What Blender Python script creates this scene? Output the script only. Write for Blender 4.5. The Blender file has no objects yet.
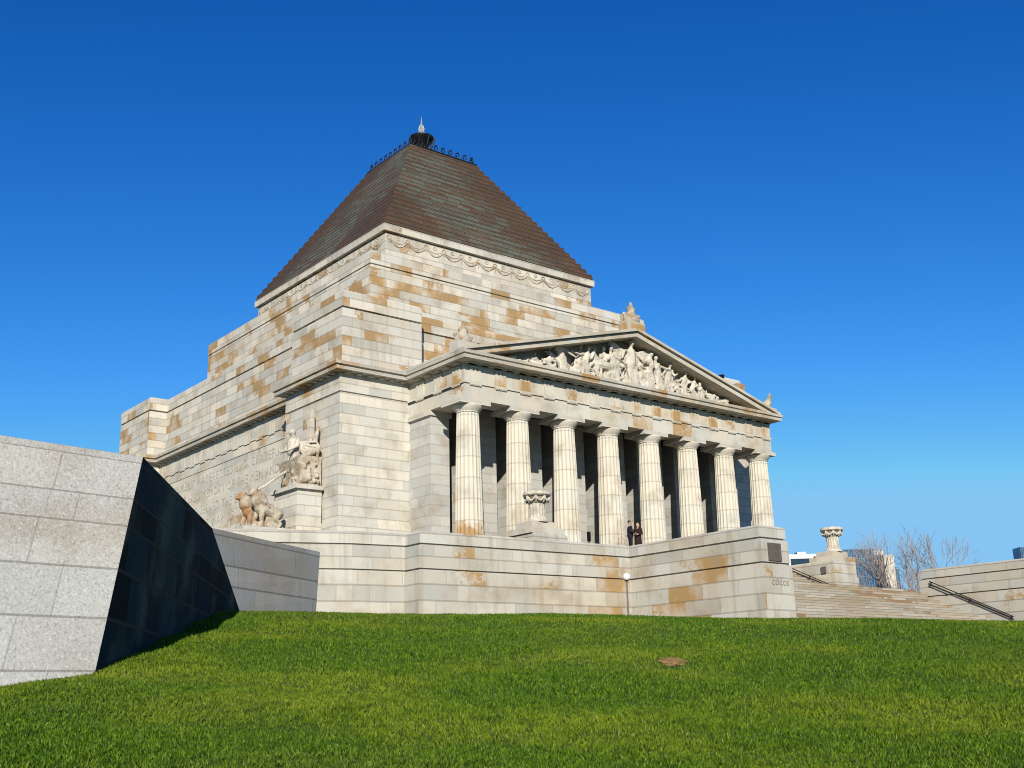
import bpy, bmesh, math, random
import numpy as np
from mathutils import Vector, Matrix
random.seed(7); rng = np.random.default_rng(7)
scn = bpy.context.scene
col = scn.collection
R = math.radians

# ------------------------------------------------------------------ camera
CAM = np.array([-44.029, -44.077, -4.4248]); YAW, PITCH, ROLL, FPX = 0.68101, 0.27286, -0.024893, 1136.68
def cam_axes():
    f = np.array([math.sin(YAW)*math.cos(PITCH), math.cos(YAW)*math.cos(PITCH), math.sin(PITCH)])
    r = np.array([math.cos(YAW), -math.sin(YAW), 0.]); u = np.cross(r, f)
    return r*math.cos(ROLL)+u*math.sin(ROLL), -r*math.sin(ROLL)+u*math.cos(ROLL), f
_r, _u, _f = cam_axes()
cd = bpy.data.cameras.new('camera'); cam = bpy.data.objects.new('camera', cd); col.objects.link(cam)
cd.sensor_width = 36; cd.lens = FPX/1024*36; cd.clip_end = 20000; cd.clip_start = .1
cam.matrix_world = Matrix(((_r[0], _u[0], -_f[0], CAM[0]), (_r[1], _u[1], -_f[1], CAM[1]), (_r[2], _u[2], -_f[2], CAM[2]), (0, 0, 0, 1)))
scn.camera = cam

# ------------------------------------------------------------------ light
SUN = Vector((.80, 1., -.59)).normalized()       # direction the light travels
sl = bpy.data.lights.new('sun', 'SUN'); so = bpy.data.objects.new('sun', sl); col.objects.link(so)
sl.energy = 5.0; sl.angle = R(.5); sl.color = (1, .93, .80)
so.rotation_euler = SUN.to_track_quat('-Z', 'Y').to_euler()
w = bpy.data.worlds.new('World'); scn.world = w; w.use_nodes = True
nt = w.node_tree; bg = nt.nodes['Background']
sky = nt.nodes.new('ShaderNodeTexSky'); sky.sky_type = 'NISHITA'; sky.sun_disc = False
el = math.asin(-SUN.z); az = math.atan2(-SUN.x, -SUN.y)
sky.sun_elevation = el; sky.sun_rotation = az
sky.air_density = 1.0; sky.dust_density = .35; sky.ozone_density = 4.5; sky.altitude = 0
# the photographed sky is a deep polarised blue: steepen each channel of the sky model
EXPO = .5
sep = nt.nodes.new('ShaderNodeSeparateColor'); cmb = nt.nodes.new('ShaderNodeCombineColor'); nt.links.new(sky.outputs[0], sep.inputs[0])
for i_, (pw, am, cap_) in enumerate(((2.7, 12., .24), (1.55, 2.5, .56), (1.1, 1.95, .90))):
    a_ = nt.nodes.new('ShaderNodeMath'); a_.operation = 'MULTIPLY'; a_.inputs[1].default_value = .075*1.087
    b_ = nt.nodes.new('ShaderNodeMath'); b_.operation = 'POWER'; b_.inputs[1].default_value = pw
    c_ = nt.nodes.new('ShaderNodeMath'); c_.operation = 'MULTIPLY'; c_.inputs[1].default_value = am/.1/2**EXPO
    d_ = nt.nodes.new('ShaderNodeMath'); d_.operation = 'MINIMUM'; d_.inputs[1].default_value = cap_/.1/2**EXPO
    nt.links.new(sep.outputs[i_], a_.inputs[0]); nt.links.new(a_.outputs[0], b_.inputs[0]); nt.links.new(b_.outputs[0], c_.inputs[0]); nt.links.new(c_.outputs[0], d_.inputs[0]); nt.links.new(d_.outputs[0], cmb.inputs[i_])
nt.links.new(cmb.outputs[0], bg.inputs[0]); bg.inputs[1].default_value = .1
scn.cycles.filter_width = 1.0
scn.view_settings.view_transform = 'Standard'; scn.view_settings.look = 'None'
scn.view_settings.exposure = EXPO; scn.view_settings.gamma = 1

# ------------------------------------------------------------------ materials
class N:
    def __init__(s, name):
        s.m = bpy.data.materials.new(name); s.m.use_nodes = True; s.t = s.m.node_tree
        s.b = s.t.nodes['Principled BSDF']; s.b.inputs['Roughness'].default_value = .8
        s.b.inputs['Specular IOR Level'].default_value = .25
    def n(s, ty, **k):
        x = s.t.nodes.new(ty)
        for a, v in k.items(): setattr(x, a, v)
        return x
    def put(s, sock, v):
        if isinstance(v, bpy.types.NodeSocket): s.t.links.new(v, sock)
        elif v is not None: sock.default_value = v
    def math(s, op, a, b=None, c=None, clamp=False):
        x = s.n('ShaderNodeMath', operation=op, use_clamp=clamp)
        for i, v in enumerate((a, b, c)):
            if v is not None: s.put(x.inputs[i], v)
        return x.outputs[0]
    def mix(s, f, a, b, mode='MIX'):
        x = s.n('ShaderNodeMix', data_type='RGBA', blend_type=mode)
        s.put(x.inputs[0], f); s.put(x.inputs[6], a); s.put(x.inputs[7], b)
        return x.outputs[2]
    def noise(s, vec, scale, detail=4, rough=.55):
        x = s.n('ShaderNodeTexNoise'); s.put(x.inputs['Vector'], vec)
        x.inputs['Scale'].default_value = scale; x.inputs['Detail'].default_value = detail; x.inputs['Roughness'].default_value = rough
        return x.outputs[0]
    def ramp(s, f, a, b):
        x = s.n('ShaderNodeMapRange', interpolation_type='SMOOTHSTEP'); s.put(x.inputs[0], f)
        x.inputs[1].default_value = a; x.inputs[2].default_value = b
        return x.outputs[0]
    def bump(s, h, st, dist=.02):
        x = s.n('ShaderNodeBump'); x.inputs['Strength'].default_value = st; x.inputs['Distance'].default_value = dist
        s.put(x.inputs['Height'], h); s.t.links.new(x.outputs[0], s.b.inputs['Normal'])
def c4(c): return (c[0], c[1], c[2], 1)

KS = .76
def stone(name, base=(.56, .50, .405), w=1.35, joint=.55, stain=.08, stain_col=(.40, .20, .028), jh=.035, jv=.016, var=.24, speck=0, off=.5, cluster=2.0, streak=.0, alt=(.46, .485, .475), rough=.85):
    """coursed ashlar: UV v counts the courses, UV u is metres along the wall"""
    base = tuple(q*KS for q in base); alt = tuple(q*KS for q in alt); stain_col = tuple(q*KS for q in stain_col)
    k = N(name)
    uv = k.n('ShaderNodeUVMap'); sp = k.n('ShaderNodeSeparateXYZ'); k.t.links.new(uv.outputs[0], sp.inputs[0])
    geo = k.n('ShaderNodeNewGeometry').outputs['Position']
    row = k.math('FLOOR', sp.outputs[1])
    wn = k.n('ShaderNodeTexWhiteNoise', noise_dimensions='1D'); k.put(wn.inputs['W'], row)
    sh = k.math('ADD', k.math('MULTIPLY', row, off), k.math('MULTIPLY', wn.outputs[0], .3))
    uu = k.math('ADD', k.math('DIVIDE', sp.outputs[0], w), sh)
    cl = k.math('FLOOR', uu)
    cb = k.n('ShaderNodeCombineXYZ'); k.put(cb.inputs[0], cl); k.put(cb.inputs[1], row)
    wn2 = k.n('ShaderNodeTexWhiteNoise', noise_dimensions='2D'); k.put(wn2.inputs['Vector'], cb.outputs[0])
    sc = k.n('ShaderNodeSeparateColor'); k.t.links.new(wn2.outputs['Color'], sc.inputs[0])
    r1, r2, r3 = sc.outputs
    fu = k.math('MULTIPLY', k.math('SUBTRACT', .5, k.math('ABSOLUTE', k.math('SUBTRACT', k.math('FRACT', uu), .5))), w)
    fv = k.math('MULTIPLY', k.math('SUBTRACT', .5, k.math('ABSOLUTE', k.math('SUBTRACT', k.math('FRACT', sp.outputs[1]), .5))), .52)
    ju = k.math('LESS_THAN', fu, jv); jv_ = k.math('LESS_THAN', fv, jh)
    # per-block tone
    tone = k.math('ADD', 1 - var/2, k.math('MULTIPLY', r1, var))
    c = k.mix(k.math('MULTIPLY', r2, .55), c4(base), c4(alt))
    vv = k.n('ShaderNodeVectorMath', operation='SCALE'); k.put(vv.inputs[0], c); k.put(vv.inputs['Scale'], tone); c = vv.outputs[0]
    n1 = k.noise(geo, .9, 6); n2 = k.noise(geo, 5, 5, .65); n3 = k.noise(geo, .22, 2)
    # iron stains: whole blocks, clustered, with ragged ends
    wob = k.math('MULTIPLY', k.math('SUBTRACT', n2, .5), .35)
    clus = k.math('MULTIPLY', k.math('SUBTRACT', n3, .5), cluster)
    sf = k.ramp(k.math('ADD', k.math('ADD', r3, wob), clus), 1 - stain, 1.07 - stain)
    amt = k.math('MULTIPLY', sf, k.ramp(n1, .28, .6))
    c = k.mix(k.math('MULTIPLY', amt, .88), c, c4(stain_col))
    c = k.mix(k.math('MULTIPLY', k.ramp(k.math('ADD', k.math('MULTIPLY', n3, .6), k.math('MULTIPLY', n1, .5)), .53, .78), .38), c, (.30, .185, .07, 1))
    # weathering
    c = k.mix(k.math('MULTIPLY', k.ramp(n1, .48, .74), .45), c, (.22, .20, .165, 1))
    if streak:
        mp = k.n('ShaderNodeMapping'); k.put(mp.inputs[0], geo); mp.inputs['Scale'].default_value = (1.5, 1.5, .12)
        ns = k.noise(mp.outputs[0], 1.6, 4)
        c = k.mix(k.math('MULTIPLY', k.ramp(ns, .52, .72), streak), c, (.24, .19, .13, 1))
    if speck:
        vo = k.noise(geo, 38, 3, .7); v2 = k.noise(geo, 16, 3, .7)
        c = k.mix(k.math('MULTIPLY', k.ramp(vo, .54, .66), speck), c, (.13, .125, .12, 1))
        c = k.mix(k.math('MULTIPLY', k.ramp(v2, .58, .70), speck*.7), c, (.17, .16, .15, 1))
        c = k.mix(k.math('MULTIPLY', k.ramp(vo, .46, .32), speck*.8), c, (.66, .65, .61, 1))
    fine = k.noise(geo, 22, 4, .7)
    v3 = k.n('ShaderNodeVectorMath', operation='SCALE'); k.put(v3.inputs[0], c); k.put(v3.inputs['Scale'], k.math('ADD', .80, k.math('MULTIPLY', fine, .4))); c = v3.outputs[0]
    c = k.mix(k.math('MULTIPLY', jv_, joint), c, (.085, .065, .045, 1))
    c = k.mix(k.math('MULTIPLY', ju, joint*.75), c, (.12, .10, .07, 1))
    k.t.links.new(c, k.b.inputs['Base Color']); k.b.inputs['Roughness'].default_value = rough
    h = k.math('SUBTRACT', k.math('ADD', k.math('MULTIPLY', fine, .5), k.math('MULTIPLY', n2, .5)), k.math('MAXIMUM', ju, jv_))
    k.bump(h, .35, .02)
    return k.m
def plain(name, c, rough=.7, metal=0, var=.25, scale=3., c2=None, f=.5, bump=None):
    c = tuple(q*KS for q in c); c2 = tuple(q*KS for q in c2) if c2 else None
    k = N(name); geo = k.n('ShaderNodeNewGeometry').outputs['Position']
    n1 = k.noise(geo, scale, 5, .6)
    d = c2 or tuple(x*(1-var) for x in c)
    cc = k.mix(k.ramp(n1, .35, .35+f*.6), c4(c), c4(d))
    k.t.links.new(cc, k.b.inputs['Base Color']); k.b.inputs['Roughness'].default_value = rough; k.b.inputs['Metallic'].default_value = metal
    if bump: k.bump(k.noise(geo, bump, 4, .6), .9, .07)
    else: k.bump(n1, .15, .01)
    return k.m

CREAM = (.64, .59, .50)
M = {}
M['body'] = stone('body_ashlar', CREAM, streak=.2, var=.2, stain=.0, cluster=.8, joint=.34, jh=.028)
M['upper'] = stone('attic_ashlar', (.61, .55, .455), streak=.32, stain=.26, cluster=1.6, joint=.36, jh=.03, var=.34, stain_col=(.37, .19, .03), w=1.5)
M['podium'] = stone('podium_ashlar', (.52, .48, .405), stain=.07, cluster=1.0, joint=.38, jh=.028, w=1.75, streak=.45, off=.5, var=.28)
M['wing'] = stone('wing_ashlar', (.46, .425, .345), stain=.05, cluster=1.0, joint=.5, jh=.028, w=1.9, streak=.2, var=.18)
M['ent'] = stone('entablature_stone', (.60, .545, .445), stain=.03, cluster=.8, joint=.0, w=1.6, streak=.12)
M['cornice'] = stone('cornice_stone', (.52, .46, .36), stain=.1, cluster=1.2, joint=.0, w=1.3, streak=.15)
M['column'] = stone('column_drums', (.66, .60, .485), stain=-.04, cluster=.9, joint=.28, jh=.016, jv=.0, w=500., streak=.28, var=.1)
M['pier'] = stone('inner_pier_stone', (.50, .48, .44), stain=.0, cluster=.5, joint=.2, w=1.1)
M['stair'] = stone('stair_stone', (.36, .29, .20), stain=.2, cluster=1.4, joint=.62, jh=.075, jv=.02, w=1.9, stain_col=(.22, .115, .045), streak=.1)
M['paving'] = stone('paving_stone', (.30, .27, .22), stain=.02, joint=.4, w=1.2)
M['floor'] = stone('darkened_floor_stone', (.17, .155, .13), stain=.02, joint=.4, w=1.2)  # floor colour darkened so less sunlight bounces up into the portico
M['relief'] = plain('carved_stone', (.62, .575, .49), .9, scale=2.2, c2=(.36, .31, .24), f=.7, bump=5.5)
M['relief_inset'] = plain('carved_stone_weathered', (.52, .47, .38), .9, scale=2., c2=(.30, .22, .14), f=.5, bump=6)
M['rust_stone'] = plain('iron_stained_stone', (.33, .18, .08), .9, scale=2.2, c2=(.44, .38, .29), f=.6, bump=6)
M['dark'] = plain('interior_shade', (.012, .012, .014), .7)  # near-black colour paints the deep shade behind the inner piers
M['granite'] = stone('speckled_granite', (.51, .49, .445), stain=-1., cluster=.4, joint=.5, jh=.012, jv=.008, w=1.02, speck=.5, off=.53, var=.14, alt=(.47, .48, .47), rough=.6)
M['granite_shade'] = stone('shaded_end_granite', (.020, .042, .050), stain=-1., cluster=.4, joint=.9, jh=.02, jv=.01, w=1.02, off=.53, var=1.1, alt=(.010, .030, .044), rough=.85)  # near-black colour paints the shade on the granite wall's end face
M['granite_shade'].node_tree.nodes['Principled BSDF'].inputs['Specular IOR Level'].default_value = .05
M['granite2'] = stone('grey_sawn_granite', (.40, .385, .35), stain=0., cluster=.4, joint=.6, jh=.02, jv=.01, w=1.3, speck=.25, off=.4, streak=.3, var=.2, alt=(.38, .39, .40), rough=.55)
M['iron'] = plain('dark_iron', (.022, .024, .027), .5, .6)
M['silver'] = plain('pale_metal', (.45, .44, .42), .35, .3)
M['bronze'] = plain('bronze_plaque', (.20, .165, .135), .55, .4, scale=9)
M['brass'] = plain('handrail_bronze', (.045, .036, .03), .45, .5)
M['letter'] = plain('incised_lettering', (.33, .305, .255), .9)
M['white'] = plain('white_glass_globe', (.82, .82, .80), .25)
M['pole'] = plain('grey_pole_paint', (.17, .16, .155), .5)
# copper roof
k = N('copper_roof'); uv = k.n('ShaderNodeUVMap'); sp = k.n('ShaderNodeSeparateXYZ'); k.t.links.new(uv.outputs[0], sp.inputs[0])
geo = k.n('ShaderNodeNewGeometry').outputs['Position']
v = k.math('MULTIPLY', sp.outputs[1], 1.0); row = k.math('FLOOR', v)
wn = k.n('ShaderNodeTexWhiteNoise', noise_dimensions='1D'); k.put(wn.inputs['W'], row)
uu = k.math('ADD', k.math('DIVIDE', sp.outputs[0], 1.1), k.math('MULTIPLY', wn.outputs[0], 1.))
cb = k.n('ShaderNodeCombineXYZ'); k.put(cb.inputs[0], k.math('FLOOR', uu)); k.put(cb.inputs[1], row)
wn2 = k.n('ShaderNodeTexWhiteNoise', noise_dimensions='2D'); k.put(wn2.inputs['Vector'], cb.outputs[0])
n1 = k.noise(geo, .32, 3); n2 = k.noise(geo, 3, 4)
# green where rain reaches: the front hip, seen from either side
sx = k.n('ShaderNodeSeparateXYZ'); k.t.links.new(geo, sx.inputs[0])
hipd = k.math('ABSOLUTE', k.math('ADD', k.math('ADD', sx.outputs[0], sx.outputs[1]), -12.6))
hip = k.ramp(hipd, 11.0, 1.0)
gm = k.math('ADD', k.math('MULTIPLY', hip, .5), k.math('ADD', k.math('MULTIPLY', wn2.outputs[0], .30), k.math('ADD', k.math('MULTIPLY', n1, .5), k.math('MULTIPLY', n2, .25))))
c = k.mix(wn2.outputs[0], (.088, .050, .027, 1), (.058, .040, .028, 1))
c = k.mix(k.math('MULTIPLY', k.ramp(n1, .55, .75), .6), c, (.125, .052, .026, 1))
c = k.mix(k.math('MULTIPLY', k.ramp(gm, .80, 1.2), .68), c, (.115, .135, .105, 1))
c = k.mix(k.math('MULTIPLY', k.ramp(n2, .5, .75), .4), c, (.05, .038, .03, 1))
j = k.math('LESS_THAN', k.math('FRACT', v), .24); j2 = k.math('LESS_THAN', k.math('FRACT', uu), .035)
c = k.mix(k.math('MULTIPLY', k.math('MAXIMUM', j, j2), .75), c, (.028, .02, .016, 1))
k.t.links.new(c, k.b.inputs['Base Color']); k.b.inputs['Roughness'].default_value = .6; k.b.inputs['Metallic'].default_value = .1
k.bump(k.math('SUBTRACT', n2, k.math('MULTIPLY', j, 1.5)), .6, .04)
M['copper'] = k.m

# ------------------------------------------------------------------ mesh helpers
def vdef(z): return z/.52
def piecewise(zs):
    zs = list(zs)
    def f(z):
        if z <= zs[0]: return (z-zs[0])/.5
        for i in range(len(zs)-1):
            if z <= zs[i+1]+1e-6: return i+(z-zs[i])/(zs[i+1]-zs[i])
        return len(zs)-1+(z-zs[-1])/.5
    return f
class MB:
    def __init__(s): s.v = []; s.f = []; s.uv = {}
    def add(s, vs, fs):
        o = len(s.v); s.v += [tuple(float(c) for c in v) for v in vs]; s.f += [tuple(i+o for i in f) for f in fs]; return s
    def box(s, x0, x1, y0, y1, z0, z1):
        v = [(x0,y0,z0),(x1,y0,z0),(x1,y1,z0),(x0,y1,z0),(x0,y0,z1),(x1,y0,z1),(x1,y1,z1),(x0,y1,z1)]
        return s.add(v, [(0,3,2,1),(4,5,6,7),(0,1,5,4),(1,2,6,5),(2,3,7,6),(3,0,4,7)])
    def loft(s, plan, prof, cap0=True, cap1=True):
        """plan: ccw polygon; prof: list of (outward offset, z)"""
        n = len(plan)
        nrm = []
        for i in range(n):
            a, b = plan[i], plan[(i+1) % n]; dx, dy = b[0]-a[0], b[1]-a[1]; l = math.hypot(dx, dy); nrm.append((dy/l, -dx/l))
        rings = []
        for off, z in prof:
            ring = []
            for i in range(n):
                n0, n1 = nrm[i-1], nrm[i]; d = 1+n0[0]*n1[0]+n0[1]*n1[1]
                if d < .05: d = 1
                ring.append((plan[i][0]+off*(n0[0]+n1[0])/d, plan[i][1]+off*(n0[1]+n1[1])/d, z))
            rings.append(ring)
        o = len(s.v)
        for r_ in rings: s.v += [tuple(map(float, p)) for p in r_]
        for k_ in range(len(prof)-1):
            for i in range(n):
                j = (i+1) % n; a = o+k_*n
                s.f.append((a+i, a+j, a+n+j, a+n+i))
        if cap0: s.f.append(tuple(o+i for i in reversed(range(n))))
        if cap1: s.f.append(tuple(o+(len(prof)-1)*n+i for i in range(n)))
        return s
    def lathe(s, cx, cy, prof, seg=24, flute=0, depth=.07):
        o = len(s.v); n = seg
        for r_, z in prof:
            for i in range(n):
                a = 2*math.pi*i/n; rr = r_
                if flute:
                    ph = (i*flute/n) % 1; rr = r_*(1-depth*math.sin(math.pi*ph)**.7)
                s.v.append((cx+rr*math.cos(a), cy+rr*math.sin(a), z))
        for k_ in range(len(prof)-1):
            for i in range(n):
                j = (i+1) % n; a = o+k_*n; s.f.append((a+i, a+j, a+n+j, a+n+i))
        s.f.append(tuple(o+i for i in reversed(range(n)))); s.f.append(tuple(o+(len(prof)-1)*n+i for i in range(n)))
        return s
    def tube(s, pts, r0, r1=None, seg=6):
        r1 = r0 if r1 is None else r1; pts = [Vector(p) for p in pts]; o = len(s.v); n = len(pts)
        prev = None
        for i, p in enumerate(pts):
            t = (pts[min(i+1, n-1)]-pts[max(i-1, 0)]).normalized()
            if prev is None: a = t.orthogonal().normalized()
            else: a = (prev-t*prev.dot(t)).normalized()
            prev = a; b = t.cross(a); rr = r0+(r1-r0)*i/(n-1)
            for j in range(seg):
                an = 2*math.pi*j/seg; q = p+(a*math.cos(an)+b*math.sin(an))*rr; s.v.append(tuple(q))
        for i in range(n-1):
            for j in range(seg):
                k_ = (j+1) % seg; s.f.append((o+i*seg+j, o+i*seg+k_, o+(i+1)*seg+k_, o+(i+1)*seg+j))
        s.f.append(tuple(o+j for j in reversed(range(seg)))); s.f.append(tuple(o+(n-1)*seg+j for j in range(seg)))
        return s
    def prism(s, poly, y0, y1):
        """poly of (x,z) extruded in y"""
        n = len(poly); o = len(s.v)
        s.v += [(x, y0, z) for x, z in poly]+[(x, y1, z) for x, z in poly]
        s.f.append(tuple(o+i for i in range(n))); s.f.append(tuple(o+n+i for i in reversed(range(n))))
        for i in range(n):
            j = (i+1) % n; s.f.append((o+i, o+n+i, o+n+j, o+j))
        return s
    def build(s, name, mat, parent=None, vm=None, smooth=False, keep_uv=None, fixn=True):
        org = Vector(parent['_o']) if parent is not None and '_o' in parent else Vector((0, 0, 0))
        me = bpy.data.meshes.new(name); me.from_pydata([tuple(Vector(v)-org) for v in s.v], [], s.f)
        if fixn:
            bm = bmesh.new(); bm.from_mesh(me); bmesh.ops.recalc_face_normals(bm, faces=bm.faces); bm.to_mesh(me); bm.free()
        me.update()
        uvl = me.uv_layers.new(name='UVMap'); vm = vm or vdef
        for p in me.polygons:
            n = p.normal
            if smooth: p.use_smooth = True
            for li in p.loop_indices:
                q = me.vertices[me.loops[li].vertex_index].co+org
                if keep_uv: uvl.data[li].uv = keep_uv(q); continue
                if abs(n.z) > .85: uvl.data[li].uv = (q.x, q.y/.52)
                else:
                    l = math.hypot(n.x, n.y); tx, ty = -n.y/l, n.x/l
                    uvl.data[li].uv = (q.x*tx+q.y*ty, vm(q.z))
        me.materials.append(mat)
        o = bpy.data.objects.new(name, me); col.objects.link(o)
        if parent is not None: o.parent = parent
        if parent is not None: o['_o'] = parent['_o'] if '_o' in parent else (0, 0, 0)
        return o
def tag(o, label=None, cat=None, group=None, kind=None):
    for a, v in (('label', label), ('category', cat), ('group', group), ('kind', kind)):
        if v: o[a] = v
    return o
def thing(name, loc, label, cat, group=None):
    o = bpy.data.objects.new(name, None); col.objects.link(o); o.location = loc; o['_o'] = tuple(loc); o.empty_display_size = .3
    return tag(o, label, cat, group)
def topmesh(mb, name, mat, label=None, cat=None, group=None, kind=None, **k):
    return tag(mb.build(name, mat, None, **k), label, cat, group, kind)
def sharp_smooth(o, ang=40):
    me = o.data; bm = bmesh.new(); bm.from_mesh(me)
    for f in bm.faces: f.smooth = True
    for e in bm.edges:
        if len(e.link_faces) == 2 and e.calc_face_angle(0) > R(ang): e.smooth = False
    bm.to_mesh(me); bm.free()

def blob_mesh(parts, voxel, name, smooth_it=1, lo=False):
    sb, sg = (1, 7) if lo else (2, 10)
    """fuse ellipsoids and tapered capsules into one skin"""
    bm = bmesh.new()
    for p in parts:
        if p[0] == 's':                      # ('s', centre, (rx,ry,rz)[, rotz])
            m = Matrix.Translation(p[1]) @ (Matrix.Rotation(p[3], 4, 'Z') if len(p) > 3 else Matrix.Identity(4)) @ Matrix.Diagonal((*p[2], 1))
            bmesh.ops.create_icosphere(bm, subdivisions=sb, radius=1, matrix=m)
        elif p[0] == 'b':                    # ('b', centre, (hx,hy,hz))
            m = Matrix.Translation(p[1]) @ (Matrix.Rotation(p[3], 4, 'Z') if len(p) > 3 else Matrix.Identity(4)) @ Matrix.Diagonal((*[2*q for q in p[2]], 1))
            bmesh.ops.create_cube(bm, size=1, matrix=m)
        else:                                # ('c', a, ra, b, rb)
            a, b = Vector(p[1]), Vector(p[3]); d = b-a; L = d.length
            rot = d.to_track_quat('Z', 'Y').to_matrix().to_4x4()
            bmesh.ops.create_cone(bm, cap_ends=True, segments=sg, radius1=p[2], radius2=p[4], depth=L, matrix=Matrix.Translation((a+b)/2) @ rot)
            bmesh.ops.create_icosphere(bm, subdivisions=sb, radius=p[2], matrix=Matrix.Translation(a))
            bmesh.ops.create_icosphere(bm, subdivisions=sb, radius=p[4], matrix=Matrix.Translation(b))
    me = bpy.data.meshes.new(name); bm.to_mesh(me); bm.free()
    o = bpy.data.objects.new('tmp', me); col.objects.link(o)
    rm = o.modifiers.new('r', 'REMESH'); rm.mode = 'VOXEL'; rm.voxel_size = voxel; rm.use_smooth_shade = True
    if smooth_it:
        sm = o.modifiers.new('s', 'SMOOTH'); sm.iterations = smooth_it; sm.factor = .5
    dg = bpy.context.evaluated_depsgraph_get(); dg.update()
    out = bpy.data.meshes.new_from_object(o.evaluated_get(dg)); out.name = name
    bpy.data.objects.remove(o); bpy.data.meshes.remove(me)
    for p in out.polygons: p.use_smooth = True
    return out
def place_mesh(me, name, mat, parent):
    org = Vector(parent['_o']) if parent is not None and '_o' in parent else Vector((0, 0, 0))
    me.transform(Matrix.Translation(-org)); me.materials.clear(); me.materials.append(mat)
    o = bpy.data.objects.new(name, me); col.objects.link(o)
    if parent is not None: o.parent = parent; o['_o'] = parent['_o']
    return o

# ------------------------------------------------------------------ ground
ND = np.array([math.sin(YAW), math.cos(YAW)]); NL = np.array([math.cos(YAW), -math.sin(YAW)])
GD = np.array([-400, -40, 0, 6, 12.6, 16, 19, 21, 24, 41, 55, 100, 400]); GV = np.array([2.6, 1.9, 1.58, 1.13, .58, .31, .06, .005, .04, .25, 1.2, 5., 30.])
from bisect import bisect
def pch(x):
    # monotone cubic
    i = min(max(bisect(list(GD), x)-1, 0), len(GD)-2); h = GD[i+1]-GD[i]; dl = (GV[i+1]-GV[i])/h
    def sl_(j):
        if j <= 0 or j >= len(GD)-1: return 0.
        a = (GV[j]-GV[j-1])/(GD[j]-GD[j-1]); b = (GV[j+1]-GV[j])/(GD[j+1]-GD[j])
        return 0. if a*b <= 0 else 2*a*b/(a+b)
    m0, m1 = sl_(i), sl_(i+1); t = (x-GD[i])/h; t = min(max(t, 0), 1)
    return (2*t**3-3*t*t+1)*GV[i]+(t**3-2*t*t+t)*h*m0+(-2*t**3+3*t*t)*GV[i+1]+(t**3-t*t)*h*m1
_xs = np.linspace(-400, 400, 8001); _ys = np.array([pch(v_) for v_ in _xs])
def ground_z(x, y):
    px, py = x-CAM[0], y-CAM[1]; d = px*ND[0]+py*ND[1]; l = px*NL[0]+py*NL[1]
    dd = np.minimum(d, 44); ll = np.clip(l, -30, 40)
    z = -4.42+.0708*np.maximum(dd, -10)-.0345*ll-np.interp(dd, _xs, _ys)
    z = z-.13*np.clip(-l-4.4, 0, 4)*np.clip((d-5)/5, 0, 1)*np.clip((20-d)/5, 0, 1)+.03*np.sin(x*.9+1)*np.sin(y*.7)+.018*np.sin(x*2.3+y*1.7)-np.maximum(d-44, 0)*.012
    z = np.maximum(z, -9)
    return float(z) if np.ndim(z) == 0 else z
def lawn_grid():
    ls = np.concatenate([-np.geomspace(1200, 32, 12), np.linspace(-30, 40, 141), np.geomspace(42, 1200, 12)])
    ds = np.concatenate([-np.geomspace(800, 12, 8), np.linspace(-10, 60, 141), np.geomspace(64, 3000, 14)])
    mb = MB(); nl = len(ls)
    for d in ds:
        for l in ls:
            p = CAM[:2]+ND*d+NL*l; mb.v.append((p[0], p[1], ground_z(p[0], p[1])))
    for i in range(len(ds)-1):
        for j in range(nl-1):
            a = i*nl+j; mb.f.append((a, a+1, a+nl+1, a+nl))
    return mb
k = N('lawn_soil'); geo = k.n('ShaderNodeNewGeometry').outputs['Position']
n1 = k.noise(geo, .45, 4); n2 = k.noise(geo, 7, 5, .7); n3 = k.noise(geo, 40, 3, .7)
c = k.mix(k.ramp(n1, .35, .7), (.022, .05, .006, 1), (.045, .075, .008, 1))
c = k.mix(k.math('MULTIPLY', k.ramp(n2, .45, .75), .6), c, (.035, .07, .01, 1))
c = k.mix(k.math('MULTIPLY', k.ramp(n3, .5, .7), .45), c, (.07, .095, .015, 1))
k.t.links.new(c, k.b.inputs['Base Color']); k.b.inputs['Roughness'].default_value = .95; k.bump(n3, .8, .03)
M['soil'] = k.m
lawn = topmesh(lawn_grid(), 'lawn', M['soil'], kind='structure', smooth=True, fixn=False)

k = N('grass_blades'); at = k.n('ShaderNodeAttribute', attribute_name='rnd'); at2 = k.n('ShaderNodeAttribute', attribute_name='tip')
geo = k.n('ShaderNodeNewGeometry').outputs['Position']; n1 = k.noise(geo, .38, 3); n2 = k.noise(geo, 1.7, 4, .65); n4 = k.noise(geo, .12, 2); n5 = k.noise(geo, 6.5, 4, .7)
c = k.mix(at.outputs['Fac'], (.016, .062, .002, 1), (.140, .240, .006, 1))
c = k.mix(k.math('MULTIPLY', k.ramp(n1, .46, .72), .55), c, (.225, .265, .014, 1))
c = k.mix(k.math('MULTIPLY', k.ramp(n2, .50, .72), .55), c, (.032, .090, .003, 1))
c = k.mix(k.math('MULTIPLY', k.ramp(n4, .5, .65), .3), c, (.18, .18, .03, 1))
c = k.mix(k.math('MULTIPLY', k.ramp(n5, .50, .62), .6), c, (.022, .062, .004, 1))
c = k.mix(k.math('MULTIPLY', k.ramp(at.outputs['Fac'], .95, .98), .6), c, (.27, .25, .09, 1))
k.t.links.new(c, k.b.inputs['Base Color']); k.b.inputs['Roughness'].default_value = .6
k.b.inputs['Specular IOR Level'].default_value = .2
tr = k.n('ShaderNodeBsdfTranslucent'); k.t.links.new(c, tr.inputs[0]); ms = k.n('ShaderNodeMixShader'); ms.inputs[0].default_value = .3
k.t.links.new(k.b.outputs[0], ms.inputs[1]); k.t.links.new(tr.outputs[0], ms.inputs[2])
k.t.links.new(ms.outputs[0], k.t.nodes['Material Output'].inputs[0])
M['grass'] = k.m
PATCH = None
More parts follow.
